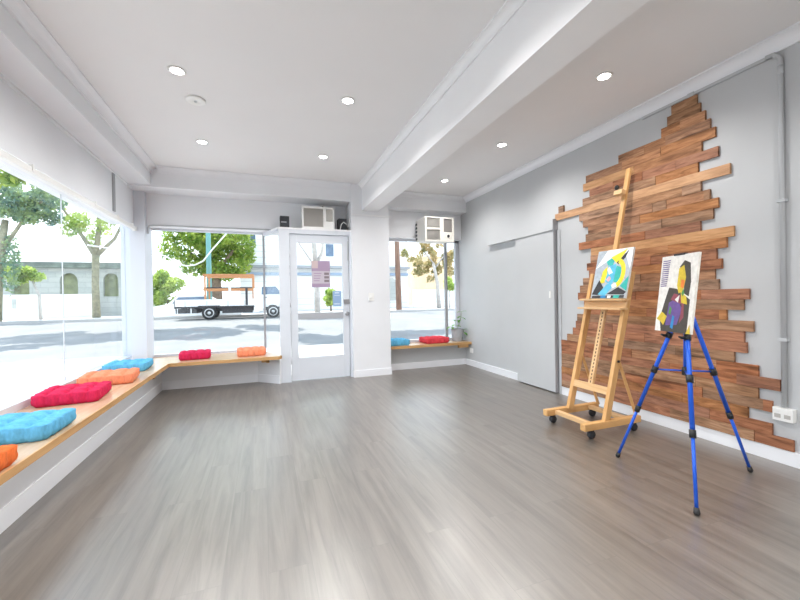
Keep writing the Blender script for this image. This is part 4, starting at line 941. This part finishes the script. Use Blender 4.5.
obj('headlight', box(BM(), 1.50, 1.575, TY0 + .08, TY0 + .35, g0 + .66, g0 + .82, bev=.01), 'hub', cab)

# blue car behind the truck
cr = thing('car', 'silver car parked beyond the truck, dark blue side windows showing above the tray', 'car', (-3.2, 21.9, .4))
PR = [(-5.0, .55), (-4.95, .95), (-4.4, 1.05), (-4.0, 1.42), (-3.5, 1.50), (-2.7, 1.46), (-2.1, 1.08), (-1.2, .95), (-1.05, .6), (-1.1, .45), (-4.95, .45)]
bm = BM(); A = [bm.verts.new((x, 21.0, z)) for x, z in PR]; B = [bm.verts.new((x, 22.6, z)) for x, z in PR]; bm.faces.new(A); bm.faces.new(B[::-1])
for k in range(len(PR)): bm.faces.new((A[k], A[(k + 1) % len(PR)], B[(k + 1) % len(PR)], B[k]))
obj('body', bm, 'carblue', cr)
bm = BM(); P = [(-4.2, 1.08), (-3.92, 1.38), (-2.75, 1.40), (-2.3, 1.08)]; f = [bm.verts.new((x, 20.985, z)) for x, z in P]; b2 = [bm.verts.new((x, 21.01, z)) for x, z in P]; bm.faces.new(f); bm.faces.new(b2)
for k in range(4): bm.faces.new((f[k], f[(k + 1) % 4], b2[(k + 1) % 4], b2[k]))
obj('side_window', bm, 'winglass', cr)
for x in (-4.2, -1.9):
    for y in (21.1, 22.5): obj('wheel', lathe(BM(), [(.18, -.09), (.31, -.09), (.32, -.06), (.32, .06), (.31, .09), (.18, .09)], (x, y, .72), 20, 'y'), 'tyre', cr)

# ------------------------------------------------------------------ light
w = bpy.data.worlds.new('sky'); scn.world = w; w.use_nodes = True
N, L = w.node_tree.nodes, w.node_tree.links; bg = N['Background']
tc = N.new('ShaderNodeTexCoord'); sp = N.new('ShaderNodeSeparateXYZ'); L.new(tc.outputs['Generated'], sp.inputs[0])
r = N.new('ShaderNodeValToRGB'); r.color_ramp.elements[0].position = 0.0; r.color_ramp.elements[0].color = (0.86, 0.93, 1.0, 1)
r.color_ramp.elements[1].position = 0.8; r.color_ramp.elements[1].color = (0.64, 0.79, 1.0, 1)
L.new(sp.outputs['Z'], r.inputs[0]); L.new(r.outputs[0], bg.inputs['Color']); bg.inputs['Strength'].default_value = 2.0
sd = bpy.data.lights.new('sun', 'SUN'); sd.energy = 5.0; sd.angle = math.radians(0.6); sd.color = (1.0, 0.96, 0.90)
so = bpy.data.objects.new('sun', sd); COL.objects.link(so); so.location = (-3, 20, 30)
so.rotation_euler = Vector((-0.12, 0.36, 0.92)).to_track_quat('Z', 'Y').to_euler()

# ------------------------------------------------------------------ camera
f, rho = 374.0, math.radians(1.0); th, ph = math.radians(20.0489), math.radians(0.2884)
s, c = math.sin(th), math.cos(th)
Fw = Vector((s * math.cos(ph), c * math.cos(ph), -math.sin(ph))); Up = Vector((s * math.sin(ph), c * math.sin(ph), math.cos(ph))); Rt = Vector((c, -s, 0))
cr_, sr_ = math.cos(rho), math.sin(rho); RX = Rt * cr_ - Up * sr_; UX = Rt * sr_ + Up * cr_
cd = bpy.data.cameras.new('camera'); cd.sensor_fit = 'HORIZONTAL'; cd.sensor_width = 36; cd.lens = f * 36 / 800; cd.clip_start = 0.05; cd.clip_end = 300
co = bpy.data.objects.new('camera', cd); COL.objects.link(co)
mw = Matrix((RX, UX, -Fw)).transposed().to_4x4(); mw.translation = Vector((0, 0, 1.15)); co.matrix_world = mw
scn.camera = co
vs = scn.view_settings; vs.view_transform = 'Standard'; vs.look = 'None'; vs.exposure = 0.74; vs.gamma = 1.0; vs.use_curve_mapping = False
